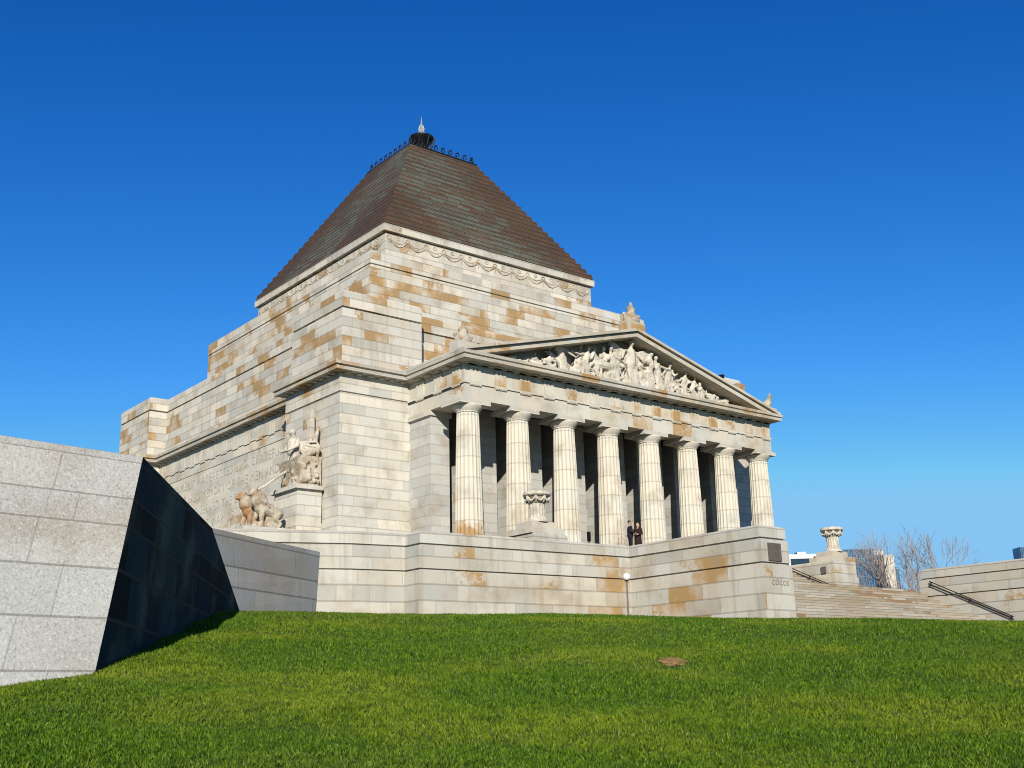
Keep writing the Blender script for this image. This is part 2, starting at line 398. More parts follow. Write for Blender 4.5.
def make_grass():
    # blades over everything the lens (and a step to either side) can see up to the brow and just past it
    n = 950000
    u = rng.random(n); d = 6.3*(29/6.3)**(u**.92); q = rng.uniform(-.60, .60, n)
    l = q*d
    x = CAM[0]+ND[0]*d+NL[0]*l; y = CAM[1]+ND[1]*d+NL[1]*l
    z = ground_z(x, y)
    # bare patch
    if PATCH is not None:
        e = ((x-PATCH[0])*NL[0]+(y-PATCH[1])*NL[1])**2/.20**2+((x-PATCH[0])*ND[0]+(y-PATCH[1])*ND[1])**2/.50**2
        keep = (e > 1) | (rng.random(n) < .5)
        x, y, z, d = x[keep], y[keep], z[keep], d[keep]; n = len(x)
    clump = np.sin(x*3.1+np.sin(y*2.3)*2)*np.sin(y*2.9+np.sin(x*1.7)*2)
    h = rng.uniform(.012, .038, n)*(1+.25*clump)*(1+d*.008); wd = (.0012+.00034*d)*rng.uniform(.7, 1.3, n)
    a = rng.uniform(0, 2*np.pi, n); lean = rng.uniform(0, .9, n); b = rng.uniform(0, 2*np.pi, n)
    V = np.empty((n, 4, 3)); dx, dy = np.cos(a)*wd, np.sin(a)*wd
    lx, ly = np.cos(b)*h*lean, np.sin(b)*h*lean
    V[:, 0] = np.stack([x-dx, y-dy, z-.01], 1); V[:, 1] = np.stack([x+dx, y+dy, z-.01], 1)
    V[:, 2] = np.stack([x+dx*.7+lx*.4, y+dy*.7+ly*.4, z+h*.6], 1); V[:, 3] = np.stack([x+lx, y+ly, z+h], 1)
    me = bpy.data.meshes.new('grass'); me.vertices.add(4*n); me.vertices.foreach_set('co', V.ravel())
    me.loops.add(4*n); me.loops.foreach_set('vertex_index', np.arange(4*n, dtype=np.int32))
    me.polygons.add(n); me.polygons.foreach_set('loop_start', np.arange(0, 4*n, 4, dtype=np.int32))
    me.update(calc_edges=True)
    at = me.attributes.new('rnd', 'FLOAT', 'POINT'); at.data.foreach_set('value', np.repeat(rng.random(n), 4).astype(np.float32))
    me.materials.append(M['grass'])
    o = bpy.data.objects.new('grass', me); col.objects.link(o)
    tag(o, 'short green grass covering the sloping lawn', 'grass', kind='stuff')

def cam_ray(px, py):
    d = _f+_r*(px-512)/FPX-_u*(py-384)/FPX; return d
def at_d(px, py, d):
    """a point seen in direction (px,py) at horizontal depth d"""
    v_ = cam_ray(px, py); return CAM+v_*d/(v_[0]*ND[0]+v_[1]*ND[1])
def at_axis(px, py, ax, val):
    v_ = cam_ray(px, py); return CAM+v_*(val-CAM[ax])/v_[ax]
# earth patch in the grass
def on_ground(px, py):
    for d in np.arange(5, 30, .05):
        p = at_d(px, py, d)
        if p[2] <= ground_z(p[0], p[1]): return p
    return at_d(px, py, 17)
PATCH = on_ground(673, 663)
make_grass()
mb = MB(); P0 = PATCH
ring = [P0]
for i in range(18):
    a = 2*math.pi*i/18; rr = .72+.14*math.sin(2*a+1)+.08*math.sin(5*a)+.06*math.sin(8*a+2)
    q = P0[:2]+NL*.19*rr*math.cos(a)+ND*.45*rr*math.sin(a); ring.append((q[0], q[1], ground_z(q[0], q[1])+.012))
ring[0] = (P0[0], P0[1], ground_z(P0[0], P0[1])+.02)
mb.add(ring, [(0, i+1, (i+1) % 18+1) for i in range(18)])
M['earth'] = plain('bare_earth', (.44, .23, .09), .95, scale=16, c2=(.15, .08, .03))
topmesh(mb, 'bare_earth_patch', M['earth'], kind='structure', fixn=False)

# ------------------------------------------------------------------ the memorial
YC = 20.4
mem = thing('war_memorial', (0, YC, 0), 'huge pale stone temple memorial with columned portico and stepped copper pyramid roof', 'monument')
def mirror4(q):
    """quarter outline (x>0,y' > 0 going ccw from +x axis to +y axis) -> full ccw polygon around (0,YC)"""
    a = q; b = [(-x, y) for x, y in reversed(q)]; c = [(-x, -y) for x, y in q]; d = [(x, -y) for x, y in reversed(q)]
    return [(x, y+YC) for x, y in a+b+c+d]
# terrace floor and stylobate (inside the podium walls)
terr = thing('terrace', (0, -4, 0), 'stone terrace and stylobate platform the memorial stands on', 'terrace')
mb = MB().loft([(-27, -6.4), (-23, -8.2), (-20.7, -8.6), (-20.7, -9.5), (-11.2, -9.5), (-11.2, -8), (11, -8), (11, -9.5), (21, -9.5), (23, -7.5), (27, -5), (27, 46), (-27, 46)], [(0, -2.2), (0, .62)])
mb.build('terrace_floor', M['paving'], terr)
mb = MB().loft([(-14, -2.2), (14, -2.2), (14, 1.2), (21.0, 1.2), (21.0, 38), (-18.6, 38), (-18.6, 3.2), (-14, 3.2)], [(0, .62), (0, 2.0), (-.35, 2.0), (-.35, 2.35), (-.7, 2.35), (-.7, 2.68)])
mb.build('platform', M['paving'], terr)
mb = MB().loft([(-12.9, -1.4), (12.9, -1.4), (12.9, 9), (-12.9, 9)], [(0, 2.6), (0, 3.0)])
mb.build('stylobate', M['floor'], terr)

# body
OV = [(16.0, 10.3), (16.0, 16.1), (11.85, 16.1)]
quarter_body = [(14.7, 10.4), (16.0, 10.4), (16.0, 16.1)]
front_gap = 11.3
body_plan = mirror4(quarter_body)
# carve the portico recess out of the front: replace the straight front edge by a notch
def notch(plan, yfront, depth, half):
    out = []
    n = len(plan)
    for i in range(n):
        a, b = plan[i], plan[(i+1) % n]; out.append(a)
        if abs(a[1]-yfront) < 1e-6 and abs(b[1]-yfront) < 1e-6 and a[0] < 0 < b[0]:
            out += [(-half, yfront), (-half, yfront+depth), (half, yfront+depth), (half, yfront)]
    return out
body_n = notch(body_plan, YC-16.1, 5.2, front_gap)
g = .09
mb = MB().loft(body_n, [(.12, 2.0), (.12, 4.35), (0, 4.35), (0, 10.85), (-.05, 10.86), (-.05, 10.92), (.03, 10.93), (.03, 11.85)])
body = mb.build('body_walls', M['body'], mem, vm=lambda z: (z+.1)/.52)
body.data.materials.append(stone('shaded_recess_stone', (.12, .115, .105), stain=0, joint=.4))  # recess faces coloured darker than the body stone to paint portico shade
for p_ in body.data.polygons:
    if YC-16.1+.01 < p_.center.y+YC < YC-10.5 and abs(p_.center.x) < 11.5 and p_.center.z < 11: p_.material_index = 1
body.data.materials.append(M['ent'])
for p_ in body.data.polygons:
    if abs(abs(p_.center.x)-14.7) < .2 and abs(p_.normal.x) > .9 and p_.center.z > 4: p_.material_index = 2
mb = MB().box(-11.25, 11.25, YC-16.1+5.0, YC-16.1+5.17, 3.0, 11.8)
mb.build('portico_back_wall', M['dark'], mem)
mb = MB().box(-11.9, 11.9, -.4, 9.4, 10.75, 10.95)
mb.build('portico_ceiling', plain('shaded_ceiling_stone', (.04, .038, .035)), mem)  # portico shade put into the ceiling's near-black colour

# the cornice all round the body, with mutule blocks under it
cpro = [(.02, 11.80), (.05, 11.84), (.05, 11.90), (.50, 11.92), (.52, 12.08), (.44, 12.09), (.44, 12.14), (.60, 12.16), (.62, 12.32), (.2, 12.44), (-.5, 12.46)]
mb = MB().loft(body_plan, cpro)
def mutules(mb, a, b, nrm, z0=11.83, z1=11.905, out=.30, step=.62, wid=.30):
    L = math.hypot(b[0]-a[0], b[1]-a[1]); n = int(L/step); tx, ty = (b[0]-a[0])/L, (b[1]-a[1])/L
    for i in range(n):
        s0 = (i+.5)*L/n
        ps = []
        for ds, dn in ((-wid/2, 0), (wid/2, 0), (wid/2, out), (-wid/2, out)):
            ps.append((a[0]+tx*(s0+ds)+nrm[0]*dn, a[1]+ty*(s0+ds)+nrm[1]*dn))
        mb.add([(x, y, z0) for x, y in ps]+[(x, y, z1) for x, y in ps], [(0,3,2,1),(4,5,6,7),(0,1,5,4),(1,2,6,5),(2,3,7,6),(3,0,4,7)])
mutules(mb, (-16, 4.3), (-12, 4.3), (0, -1)); mutules(mb, (12, 4.3), (16, 4.3), (0, -1))
mutules(mb, (-16, 10), (-16, 4.3), (-1, 0)); mutules(mb, (-14.7, 30.8), (-14.7, 10), (-1, 0)); mutules(mb, (-16, 36.5), (-16, 30.8), (-1, 0))
mutules(mb, (16, 4.3), (16, 10), (1, 0)); mutules(mb, (14.7, 10), (14.7, 30.8), (1, 0)); mutules(mb, (16, 30.8), (16, 36.5), (1, 0))
mb.build('body_cornice', M['cornice'], mem)
# side frieze with triglyphs on the recessed walls
for sgn in (-1, 1):
    x0 = sgn*14.7; x1 = sgn*14.76
    mb = MB().box(min(x0, x1), max(x0, x1), 10.0+.01, 30.8-.01, 10.82, 10.93)
    for i in range(13):
        y = 11.0+i*1.58
        for dy in (-.26, 0, .26): mb.box(min(x0, sgn*14.75), max(x0, sgn*14.75), y+dy-.08, y+dy+.08, 10.93, 11.75)
        mb.box(min(x0, sgn*14.765), max(x0, sgn*14.765), y-.36, y+.36, 10.74, 10.82)
        mb.box(min(x0, sgn*14.77), max(x0, sgn*14.77), y-.38, y+.38, 11.66, 11.76)
    mb.box(min(x0, sgn*14.74), max(x0, sgn*14.74), 10.02, 30.78, 10.22, 10.27)
    mb.build('side_frieze', M['ent'], mem)
# portico entablature
ent = thing('tmp', (0, YC, 0), None, None); bpy.data.objects.remove(ent)
arch = [(-11.85, -.65), (11.85, -.65), (11.85, 4.29), (-11.85, 4.29)]
def ring_loft(mb, prof, inner=1.3):
    # front beam and two side beams so that the underside between the columns stays open
    for pl in ([(-11.85, -.65), (11.85, -.65), (11.85, .65), (-11.85, .65)],): mb.loft(pl, prof)
mb = MB()
mb.box(-11.85, 11.65, -.65, .65, 10.05, 10.84)
mb.box(-11.85, -10.55, .65, 4.298, 10.05, 10.84); mb.box(10.35, 11.65, .65, 4.298, 10.05, 10.84)
mb.loft([(-11.85, -.65), (11.65, -.65), (11.65, 4.298), (-11.85, 4.298)], [(.07, 10.842), (.07, 10.94), (-.01, 10.942), (-.01, 11.86)])
ent = mb.build('entablature', M['ent'], mem, vm=lambda z: (z-10.05)/.9)
tg = MB(); bx = lambda m, *a: m.box(*a)
def trig_mesh():
    m = MB()
    for dx in (-.25, 0, .25): m.box(dx-.085, dx+.085, -.065, 0, 0, .80)
    m.box(-.37, .37, -.08, 0, .72, .80); m.box(-.36, .36, -.02, 0, 0, .80)
    m.box(-.36, .36, -.095, 0, -.17, -.11)
    for i in range(6): m.box(-.33+i*.12, -.27+i*.12, -.085, 0, -.21, -.17)
    return m
t0 = None
def put_trig(x, y, rz):
    global t0
    if t0 is None:
        m = trig_mesh(); t = m.build('triglyph', M['ent'], None); t0 = t
    else: t = t0.copy(); col.objects.link(t)
    t.parent = ent; t.location = (x, y-YC, 10.95); t.rotation_euler = (0, 0, rz)
for i in range(15): put_trig(-11.2+1.6*i, -.64, 0)
for s in (-1, 1):
    for i in range(3): put_trig(-11.84 if s < 0 else 11.64, .0+1.6*i, s*math.pi/2)
# horizontal cornice of the portico
pcp = [(.02, 11.82), (.04, 11.88), (.50, 11.92), (.52, 12.08), (.46, 12.09), (.46, 12.13), (.56, 12.15), (.58, 12.30), (.3, 12.33)]
mb = MB().loft([(-11.85, -.84), (11.5, -.84), (11.5, 4.24), (-11.85, 4.24)], pcp)
mutules(mb, (-11.85, -.66), (11.65, -.66), (0, -1), 11.82, 11.91, .30, .8, .45)
mutules(mb, (-11.85, 3.6), (-11.85, -.66), (-1, 0), 11.82, 11.91, .30, .8, .45)
mutules(mb, (11.65, -.66), (11.65, 3.6), (1, 0), 11.82, 11.91, .30, .8, .45)
pc = mb.build('portico_cornice', M['cornice'], mem)
# pediment: tympanum, raking cornice, gable roof
ped = MB().prism([(-11.4, 12.31), (11.2, 12.31), (0, 15.3)], .12, .5).build('pediment', M['ent'], mem, vm=lambda z: z/.7)
mb = MB()
AX, AZ, EX, EZ = -.1, 15.66, 12.34, 12.42
def rake(mb, t0, t1, y0, y1):
    # band between heights t0..t1 under the roof line
    xe = EX; xr = 12.05
    pol = [(-xe, EZ+t0), (AX, AZ+t0), (xr, EZ+t0), (xr, EZ+t1), (AX, AZ+t1), (-xe, EZ+t1)]
    v = [(x, y0, z) for x, z in pol]+[(x, y1, z) for x, z in pol]
    mb.add(v, [(0, 1, 4, 5), (1, 2, 3, 4), (6, 11, 10, 7), (7, 10, 9, 8), (0, 6, 7, 1), (1, 7, 8, 2), (2, 8, 9, 3), (3, 9, 10, 4), (4, 10, 11, 5), (5, 11, 6, 0)])
rake(mb, -.40, -.15, -1.12, 0.5)
rake(mb, -.148, -.10, -1.06, 0.5)
rake(mb, -.098, .06, -1.28, 0.5)
mb.build('raking_cornice', M['cornice'], ped)
mb = MB(); xe = 12.42
mb.add([(-xe, .45, EZ+.04), (0, .45, AZ+.04), (12.05, .45, EZ+.04), (-xe, 5.9, EZ+.04), (0, 5.9, AZ+.04), (12.05, 5.9, EZ+.04), (-xe, .45, EZ-.1), (12.05, .45, EZ-.1), (-xe, 5.9, EZ-.1), (12.05, 5.9, EZ-.1)],
       [(0, 1, 4, 3), (1, 2, 5, 4), (0, 3, 8, 6), (2, 7, 9, 5), (6, 7, 2, 1, 0), (8, 3, 4, 5, 9), (6, 8, 9, 7)])
mb.build('portico_roof', M['cornice'], ped)
# acroteria
def acro(x, y, z, h, wdt, name='acroterion'):
    m = MB().box(x-wdt*.55, x+wdt*.55, y-.35, y+.35, z-.35, z+h*.18)
    o = m.build(name, M['cornice'], ped)
    parts = [('s', (x, y, z+h*.30), (wdt*.50, .28, h*.32)), ('c', (x, y, z+h*.3), .34, (x, y, z+h*.93), .09)]
    for s in (-1, 1):
        parts += [('c', (x, y, z+h*.25), .13, (x+s*wdt*.42, y, z+h*.5), .09), ('c', (x, y, z+h*.4), .12, (x+s*wdt*.2, y, z+h*.74), .09), ('s', (x+s*wdt*.45, y, z+h*.48), (.12, .12, .12))]
    me = blob_mesh(parts, .05, 'palmette', 1); place_mesh(me, 'palmette', M['relief_inset'], o)
acro(.15, -.55, 15.95, 1.6, 1.3); acro(-11.75, -.45, 12.72, 1.25, 1.1)
m = MB().box(11.2, 12.05, -1.0, -.2, 12.5, 12.8); o = m.build('acroterion', M['cornice'], ped)
me = blob_mesh([('c', (11.5, -.6, 12.85), .3, (11.85, -.6, 13.3), .2), ('c', (11.85, -.6, 13.3), .2, (12.0, -.6, 13.8), .08), ('s', (11.5, -.6, 12.9), (.5, .25, .3)), ('c', (11.2, -.6, 12.9), .15, (11.7, -.6, 13.35), .12)], .05, 'palmette'); place_mesh(me, 'palmette', M['relief_inset'], o)
# small fittings standing on the right slope of the pediment
m = MB().box(8.6, 9.3, -.9, -.3, 13.2, 13.95); m.build('coping_block', M['rust_stone'], ped)
m = MB().box(7.28, 7.5, -.85, -.65, 14.1, 14.3).tube([(7.4, -.7, 13.5), (7.4, -.7, 14.15)], .04).tube([(7.15, -.75, 14.22), (7.6, -.75, 14.3)], .05); m.build('flood_lamp', M['iron'], ped)

# pediment sculpture
def figure(x, z0, h, lean=0., pose='stand', y=-.46, face=0, wings=False, seed=0):
    h = h*RS; rr = random.Random(seed+int(x*31)); s = h/1.85; out = []
    P = lambda dx, dz, dy=0: (x+dx*s, y+dy*s, z0+dz*s)
    def lmb(a, ra, b, rb): out.append(('c', P(*a), ra*s, P(*b), rb*s))
    if pose == 'stand':
        lmb((-.11, 0, 0), .13, (-.1, .9, 0), .15); lmb((.13, 0, -.05), .13, (.1, .9, 0), .15)
        for i in range(6): lmb((-.24+.1*i, .02, -.1), .055, (-.15+.06*i, .95, -.1), .05)
        lmb((0, .9, 0), .2, (lean*.3, 1.4, 0), .2); lmb((lean*.3, 1.42, 0), .08, (lean*.4, 1.62, -.04), .08)
        out.append(('s', P(lean*.42, 1.75, -.08), (.115*s, .13*s, .15*s)))
        for q in (-1, 1):
            e = (q*(.36+rr.random()*.1), 1.12+rr.random()*.3, -.12); hnd = (q*(.5+rr.random()*.3), 1.2+rr.random()*.6-.3, -.2)
            lmb((q*.22+lean*.3, 1.42, 0), .085, e, .07); lmb(e, .07, hnd, .05)
    elif pose == 'sit':
        d = face or 1
        out.append(('s', P(-.1*d, .3, .05), (.3*s, .2*s, .32*s)))
        lmb((0, .55, 0), .22, (d*.12+lean*.2, 1.08, -.04), .2); lmb((d*.12, 1.1, 0), .08, (d*.16, 1.28, -.05), .08)
        out.append(('s', P(d*.19+lean*.2, 1.42, -.08), (.12*s, .13*s, .15*s)))
        lmb((0, .5, -.05), .15, (d*.5, .55, -.15), .12); lmb((d*.5, .55, -.15), .11, (d*.5, .03, -.15), .09)
        lmb((d*.05, .45, -.2), .14, (d*.38, .42, -.25), .11); lmb((d*.38, .42, -.25), .1, (d*.33, .02, -.25), .08)
        e = (d*.42, .85, -.2); lmb((d*.12, 1.08, -.15), .085, e, .07); lmb(e, .07, (d*(.6+.2*rr.random()), .8+.4*rr.random(), -.25), .05)
        e = (-d*.3, .85, -.1); lmb((-d*.05, 1.06, -.05), .085, e, .07); lmb(e, .07, (-d*.45, .5, -.15), .05)
        for i in range(4): lmb((d*(.05+.1*i), .5, -.28), .05, (d*(.1+.1*i), .05, -.3), .06)
    elif pose == 'crouch':
        d = face or 1
        lmb((-d*.25, .3, 0), .2, (d*.15, .72, -.05), .2); out.append(('s', P(d*.33, .92, -.08), (.13*s, .13*s, .15*s))); lmb((d*.15, .75, 0), .09, (d*.3, .85, -.05), .08)
        lmb((-d*.25, .3, -.1), .15, (d*.15, .35, -.2), .12); lmb((d*.15, .35, -.2), .1, (-d*.05, .03, -.2), .09)
        lmb((d*.12, .7, -.15), .08, (d*.5, .45, -.2), .06); lmb((d*.5, .45, -.2), .06, (d*.6, .1, -.2), .05)
        lmb((-d*.3, .2, 0), .14, (-d*.7, .1, -.05), .1)
    elif pose == 'recline':
        d = face or 1
        lmb((-d*.55, .16, 0), .14, (0, .22, -.05), .17); lmb((0, .22, -.05), .18, (d*.35, .5, -.05), .17)
        out.append(('s', P(d*.5, .76, -.08), (.12*s, .13*s, .14*s))); lmb((d*.37, .55, 0), .08, (d*.46, .66, -.05), .07)
        lmb((-d*.55, .16, -.05), .11, (-d*1.0, .1, -.08), .08); lmb((-d*.2, .3, -.1), .12, (-d*.5, .4, -.15), .1); lmb((-d*.5, .4, -.15), .09, (-d*.75, .06, -.15), .07)
        lmb((d*.35, .48, -.15), .07, (d*.62, .22, -.2), .06); lmb((d*.62, .22, -.2), .06, (d*.8, .1, -.2), .05)
    if wings:
        for q in (-1, 1):
            for i in range(7):
                a = (q*.2, 1.35-.05*i, .05); b = (q*(1.15-.07*i), 1.72-.17*i, 0); lmb(a, .09, b, .045)
    return out
def horse(x, z0, h, d, y=-.46):
    s = h/1.7; P = lambda dx, dz, dy=0: (x+dx*s*d, y+dy*s, z0+dz*s); o = []
    o += [('c', P(-.5, 1.0), .27*s, P(.35, 1.05), .27*s), ('c', P(.35, 1.1), .2*s, P(.68, 1.55), .13*s), ('c', P(.68, 1.58, -.05), .12*s, P(.95, 1.38, -.08), .07*s)]
    for lx, kx in ((.35, .55), (.25, .2), (-.5, -.6), (-.6, -.35)): o += [('c', P(lx, .95, -.05), .12*s, P(kx, .5, -.08), .07*s), ('c', P(kx, .5, -.08), .07*s, P(kx-.08, .03, -.08), .055*s)]
    for i in range(6): o.append(('s', P(.4+.06*i, 1.3+.06*i, -.1), (.07*s, .08*s, .07*s)))
    return o
B = 12.31
RS = 1.17
def put_relief():
    pts = []
    pts += figure(0, B, 2.45, pose='stand', wings=True)
    pts += [('s', (-.75, -.1, B+.75), (.45, .3, 1.0)), ('s', (1.1, -.1, B+.9), (.5, .3, .95)), ('s', (2.0, -.1, B+.7), (.6, .3, .8))]
    pts += horse(-2.2, B, 1.75, -1); pts += figure(-1.35, B, 1.9, lean=-.5, seed=2)
    pts += figure(-3.55, B, 1.65, lean=.6, seed=3); pts += figure(-4.3, B, 1.5, pose='crouch', face=1)
    pts += figure(-5.2, B, 1.75, lean=-.7, pose='stand', seed=5); pts += figure(-2.6, B, 1.2, pose='crouch', face=-1)
    pts += figure(-6.2, B, 1.15, pose='sit', face=1, seed=6); pts += figure(-7.0, B, .95, pose='sit', face=-1, seed=7); pts += figure(-7.9, B, .95, pose='recline', face=1); pts += figure(-9.0, B, .62, pose='recline', face=1)
    pts += figure(1.35, B, 2.1, lean=.4, seed=8); pts += figure(2.15, B, 1.95, lean=-.4, seed=9); pts += figure(2.9, B, 1.75, pose='stand', lean=.5, seed=10)
    pts += figure(3.6, B, 1.35, pose='crouch', face=-1); pts += figure(4.2, B, 1.5, pose='stand', seed=11, lean=.6); pts += figure(4.95, B, 1.35, pose='stand', seed=12, lean=.8)
    pts += figure(5.75, B, 1.35, pose='sit', face=-1, seed=13); pts += figure(6.6, B, 1.15, pose='crouch', face=1); pts += figure(7.5, B, 1.0, pose='recline', face=-1); pts += figure(8.7, B, .62, pose='recline', face=-1)
    for x_, h_, p_, f_ in ((-.5, 1.5, 'crouch', -1), (.65, 1.6, 'sit', 1), (1.75, 1.3, 'crouch', 1), (2.5, 1.35, 'sit', -1), (3.3, 1.5, 'stand', 1), (-2.9, 1.7, 'stand', 1), (-4.8, 1.2, 'sit', -1), (-5.8, 1.3, 'stand', -1), (-6.7, 1.0, 'crouch', 1), (4.6, 1.0, 'crouch', 1), (5.4, 1.2, 'stand', -1), (6.2, 1.0, 'sit', 1), (7.0, .8, 'crouch', -1), (-7.5, .7, 'crouch', -1), (-3.9, 1.7, 'stand', 1), (-1.8, 1.9, 'stand', -1)):
        pts += figure(x_, B, h_, pose=p_, face=f_, y=-.28, lean=.4*f_, seed=int(x_*10))
    # rocks and drapery the figures rise from
    rr = random.Random(4)
    for i in range(120):
        x = rr.uniform(-9.0, 8.8); hmax = (1-abs(x)/11.2)*2.5
        pts.append(('s', (x, rr.uniform(-.36, -.02), B+rr.uniform(0, hmax*.76)), (rr.uniform(.12, .34), .26, rr.uniform(.15, .42)*max(.4, hmax/2))))
    for i in range(70):      # folds of drapery and limbs between the figures
        x = rr.uniform(-8.4, 8.2); hmax = (1-abs(x)/11.2)*2.4; z = B+rr.uniform(.1, max(.15, hmax*.7)); a_ = rr.uniform(-1.4, 1.4); L_ = rr.uniform(.3, .8)
        pts.append(('c', (x, -.56, z), .065, (x+L_*math.sin(a_), -.60, max(B+.05, z-L_*math.cos(a_))), .05))
    me = blob_mesh(pts, .05, 'relief', 1, True); place_mesh(me, 'figure_relief', M['relief'], ped)
put_relief()

# ------------------------------------------------------------------ columns
def column_thing(i):
    x = -11.2+3.178*i
    if i == 0:
        prof = []
        for j in range(15):
            t = j/14; z = 3.0+6.45*t; r_ = .70-(.70-.555)*(t**1.25); prof.append((r_, z))
        m = MB().lathe(0, 0, prof, 120, 20, .075)
        c = m.build('column', M['column'], None, fixn=False, keep_uv=lambda q: (.5, (q.z-3.0)/1.05), smooth=False)
        for p in c.data.polygons: p.use_smooth = True
        # keep flute arrises crisp
        bm = bmesh.new(); bm.from_mesh(c.data)
        for e in bm.edges:
            if len(e.link_faces) == 2 and e.calc_face_angle(0) > R(28): e.smooth = False
        bm.to_mesh(c.data); bm.free()
        m = MB().lathe(0, 0, [(.555, 9.45), (.575, 9.47), (.575, 9.50), (.59, 9.52), (.65, 9.60), (.73, 9.72), (.75, 9.79), (.72, 9.83)], 40)
        m.box(-.95, .95, -.665, .95, 9.83, 10.048)
        a = m.build('capital', M['ent'], None); sharp_smooth(a, 35); a.parent = c
        column_thing.c, column_thing.a = c, a
    else:
        c = column_thing.c.copy(); col.objects.link(c); a = column_thing.a.copy(); col.objects.link(a); a.parent = c
    c.parent = mem; c.location = (x, -YC, 0)
    return c
for i in range(8): column_thing(i)
# antae at the ends of the side walls, and a row of square piers inside
for s in (-1, 1):
    x0, x1 = sorted((s*10.62, s*11.78)); m = MB().box(x0, x1, 2.4, 4.35, 3.0, 9.82)
    m.build('anta', M['pier'], mem)
    x0, x1 = sorted((s*10.5, s*11.92)); m = MB().box(x0, x1, 2.3, 4.36, 9.80, 10.048); m.build('anta_capital', M['ent'], mem)
for i in range(8):
    x = -11.2+3.2*i-.15
    if i == 0: x0, x1 = x+.75, x+1.0
    if 0 < i < 8:
        m = MB().box(x-1.1, x+1.05, 3.0, 5.4, 3.0, 10.74) if i < 7 else MB().box(x-1.1, x-.35, 3.0, 5.4, 3.0, 10.74)
        m.build('inner_pier', M['pier'], mem)

# ------------------------------------------------------------------ attic tiers
att = notch([(x, y) for x, y in mirror4([(14.45, 10.3), (15.7, 10.3), (15.7, 15.7)])], YC-15.7, 1.2, 10.75)
def groove(z): return [(0, z-.05), (-.11, z-.045), (-.11, z+.045), (.02, z+.05)]
mb = MB().loft(att, [(0, 12.30)]+groove(15.6)+[(.02, 16.45), (-.06, 16.55)])
mb.build('attic', M['upper'], mem)
mb = MB().loft([(-11.26, 9.24), (11.26, 9.24), (11.26, 31.56), (-11.26, 31.56)], [(0, 16.4), (0, 20.46), (-.07, 20.47), (-.07, 20.53), (.02, 20.54), (.02, 21.3), (-.08, 21.4)])
mb.build('upper_attic', M['upper'], mem)
H8 = 8.65
mb = MB().loft([(-H8, YC-H8), (H8, YC-H8), (H8, YC+H8), (-H8, YC+H8)], [(0, 21.3), (0, 23.95), (-.1, 23.96), (-.1, 24.05), (.20, 24.06), (.22, 24.50), (0, 24.55)])
fb = mb.build('frieze_block', M['upper'], mem)
def festoons(face):
    m = MB(); n = 12; L = 2*H8-.5
    def P(s, z, o=-.015):
        return (s, YC-H8-o, z) if face == 'front' else (-H8-o, YC-s, z)
    for i in range(n):
        a = -L/2+i*L/n; b = a+L/n
        m.tube([P(a+(b-a)*t, 23.62-.42*math.sin(math.pi*t)) for t in np.linspace(0, 1, 8)], .07, .07, 5)
        m.tube([P(a+(b-a)*t, 23.66-.22*math.sin(math.pi*t)) for t in np.linspace(0, 1, 7)], .04, .04, 5)
        c = a
        m.tube([P(c+.15*math.cos(q), 23.68+.15*math.sin(q)) for q in np.linspace(0, 6.28, 9)], .05, .05, 5)
        m.tube([P(c, 23.5), P(c+.03, 23.1)], .05, .02, 5)
        mid = (a+b)/2; m.tube([P(mid+.11*math.cos(q), 23.74+.11*math.sin(q)) for q in np.linspace(0, 6.28, 8)], .045, .045, 5)
    m.build('festoon_frieze', M['relief_inset'], fb)
festoons('front'); festoons('side')
# roof: stepped copper courses
mb = MB(); nst = 22; z0, z1, a0, a1 = 24.55, 34.15, 8.80, 2.85
prof = []
for i in range(nst):
    za = z0+(z1-z0)*i/nst; zb = z0+(z1-z0)*(i+1)/nst; ra = a0+(a1-a0)*i/nst; rb = a0+(a1-a0)*(i+1)/nst
    prof += [(ra, za), (rb+(ra-rb)*.80, zb-.02)]
mb.loft([(-.001, YC-.001), (.001, YC-.001), (.001, YC+.001), (-.001, YC+.001)], prof+[(a1, z1)])
roof = mb.build('roof', M['copper'], mem, vm=lambda z: (z-z0)/(z1-z0)*nst*1.9)
mb = MB().loft([(-2.9, YC-2.9), (2.9, YC-2.9), (2.9, YC+2.9), (-2.9, YC+2.9)], [(-.1, 34.1), (.06, 34.15), (.06, 34.32), (-.1, 34.36), (-1.6, 34.8)])
mb.build('roof_ledge', M['iron'], roof)
mb = MB()
for side in range(4):
    for i in range(9):
        t = -2.6+i*5.2/8
        def W(a, z):
            q = {0: (a, -2.78), 1: (2.78, a), 2: (-a, 2.78), 3: (-2.78, -a)}[side]; return (q[0], q[1]+YC, z)
        mb.tube([W(t+.15*math.cos(q), 34.66+.17*math.sin(q)) for q in np.linspace(-.6, 4.4, 9)], .045, .045, 5)
        mb.tube([W(t, 34.3), W(t, 34.52)], .05, .05, 5); mb.tube([W(t+.05, 34.78), W(t+.1, 34.98)], .045, .02, 5)
        if i < 8: mb.tube([W(t+.33, 34.3), W(t+.33, 34.5)], .06, .05, 5)
    mb.tube([W(-2.78, 34.38), W(2.78, 34.38)], .05, .05, 5)
mb.build('cresting', M['iron'], roof)
fin = MB().lathe(0, YC, [(.5, 34.4), (.46, 35.2), (.38, 35.7), (.40, 36.0), (.55, 36.25), (.85, 36.55), (.93, 36.72), (.90, 36.82), (.7, 36.86)], 20).build('finial', M['iron'], roof); sharp_smooth(fin)
m = MB()
for i in range(8):
    a = 2*math.pi*i/8; m.tube([(.42*math.cos(a), YC+.42*math.sin(a), 35.6), (.8*math.cos(a), YC+.8*math.sin(a), 36.1), (1.0*math.cos(a), YC+1.0*math.sin(a), 36.65), (.9*math.cos(a), YC+.9*math.sin(a), 36.85)], .07, .05, 5)
m.build('finial_scrolls', M['iron'], fin)
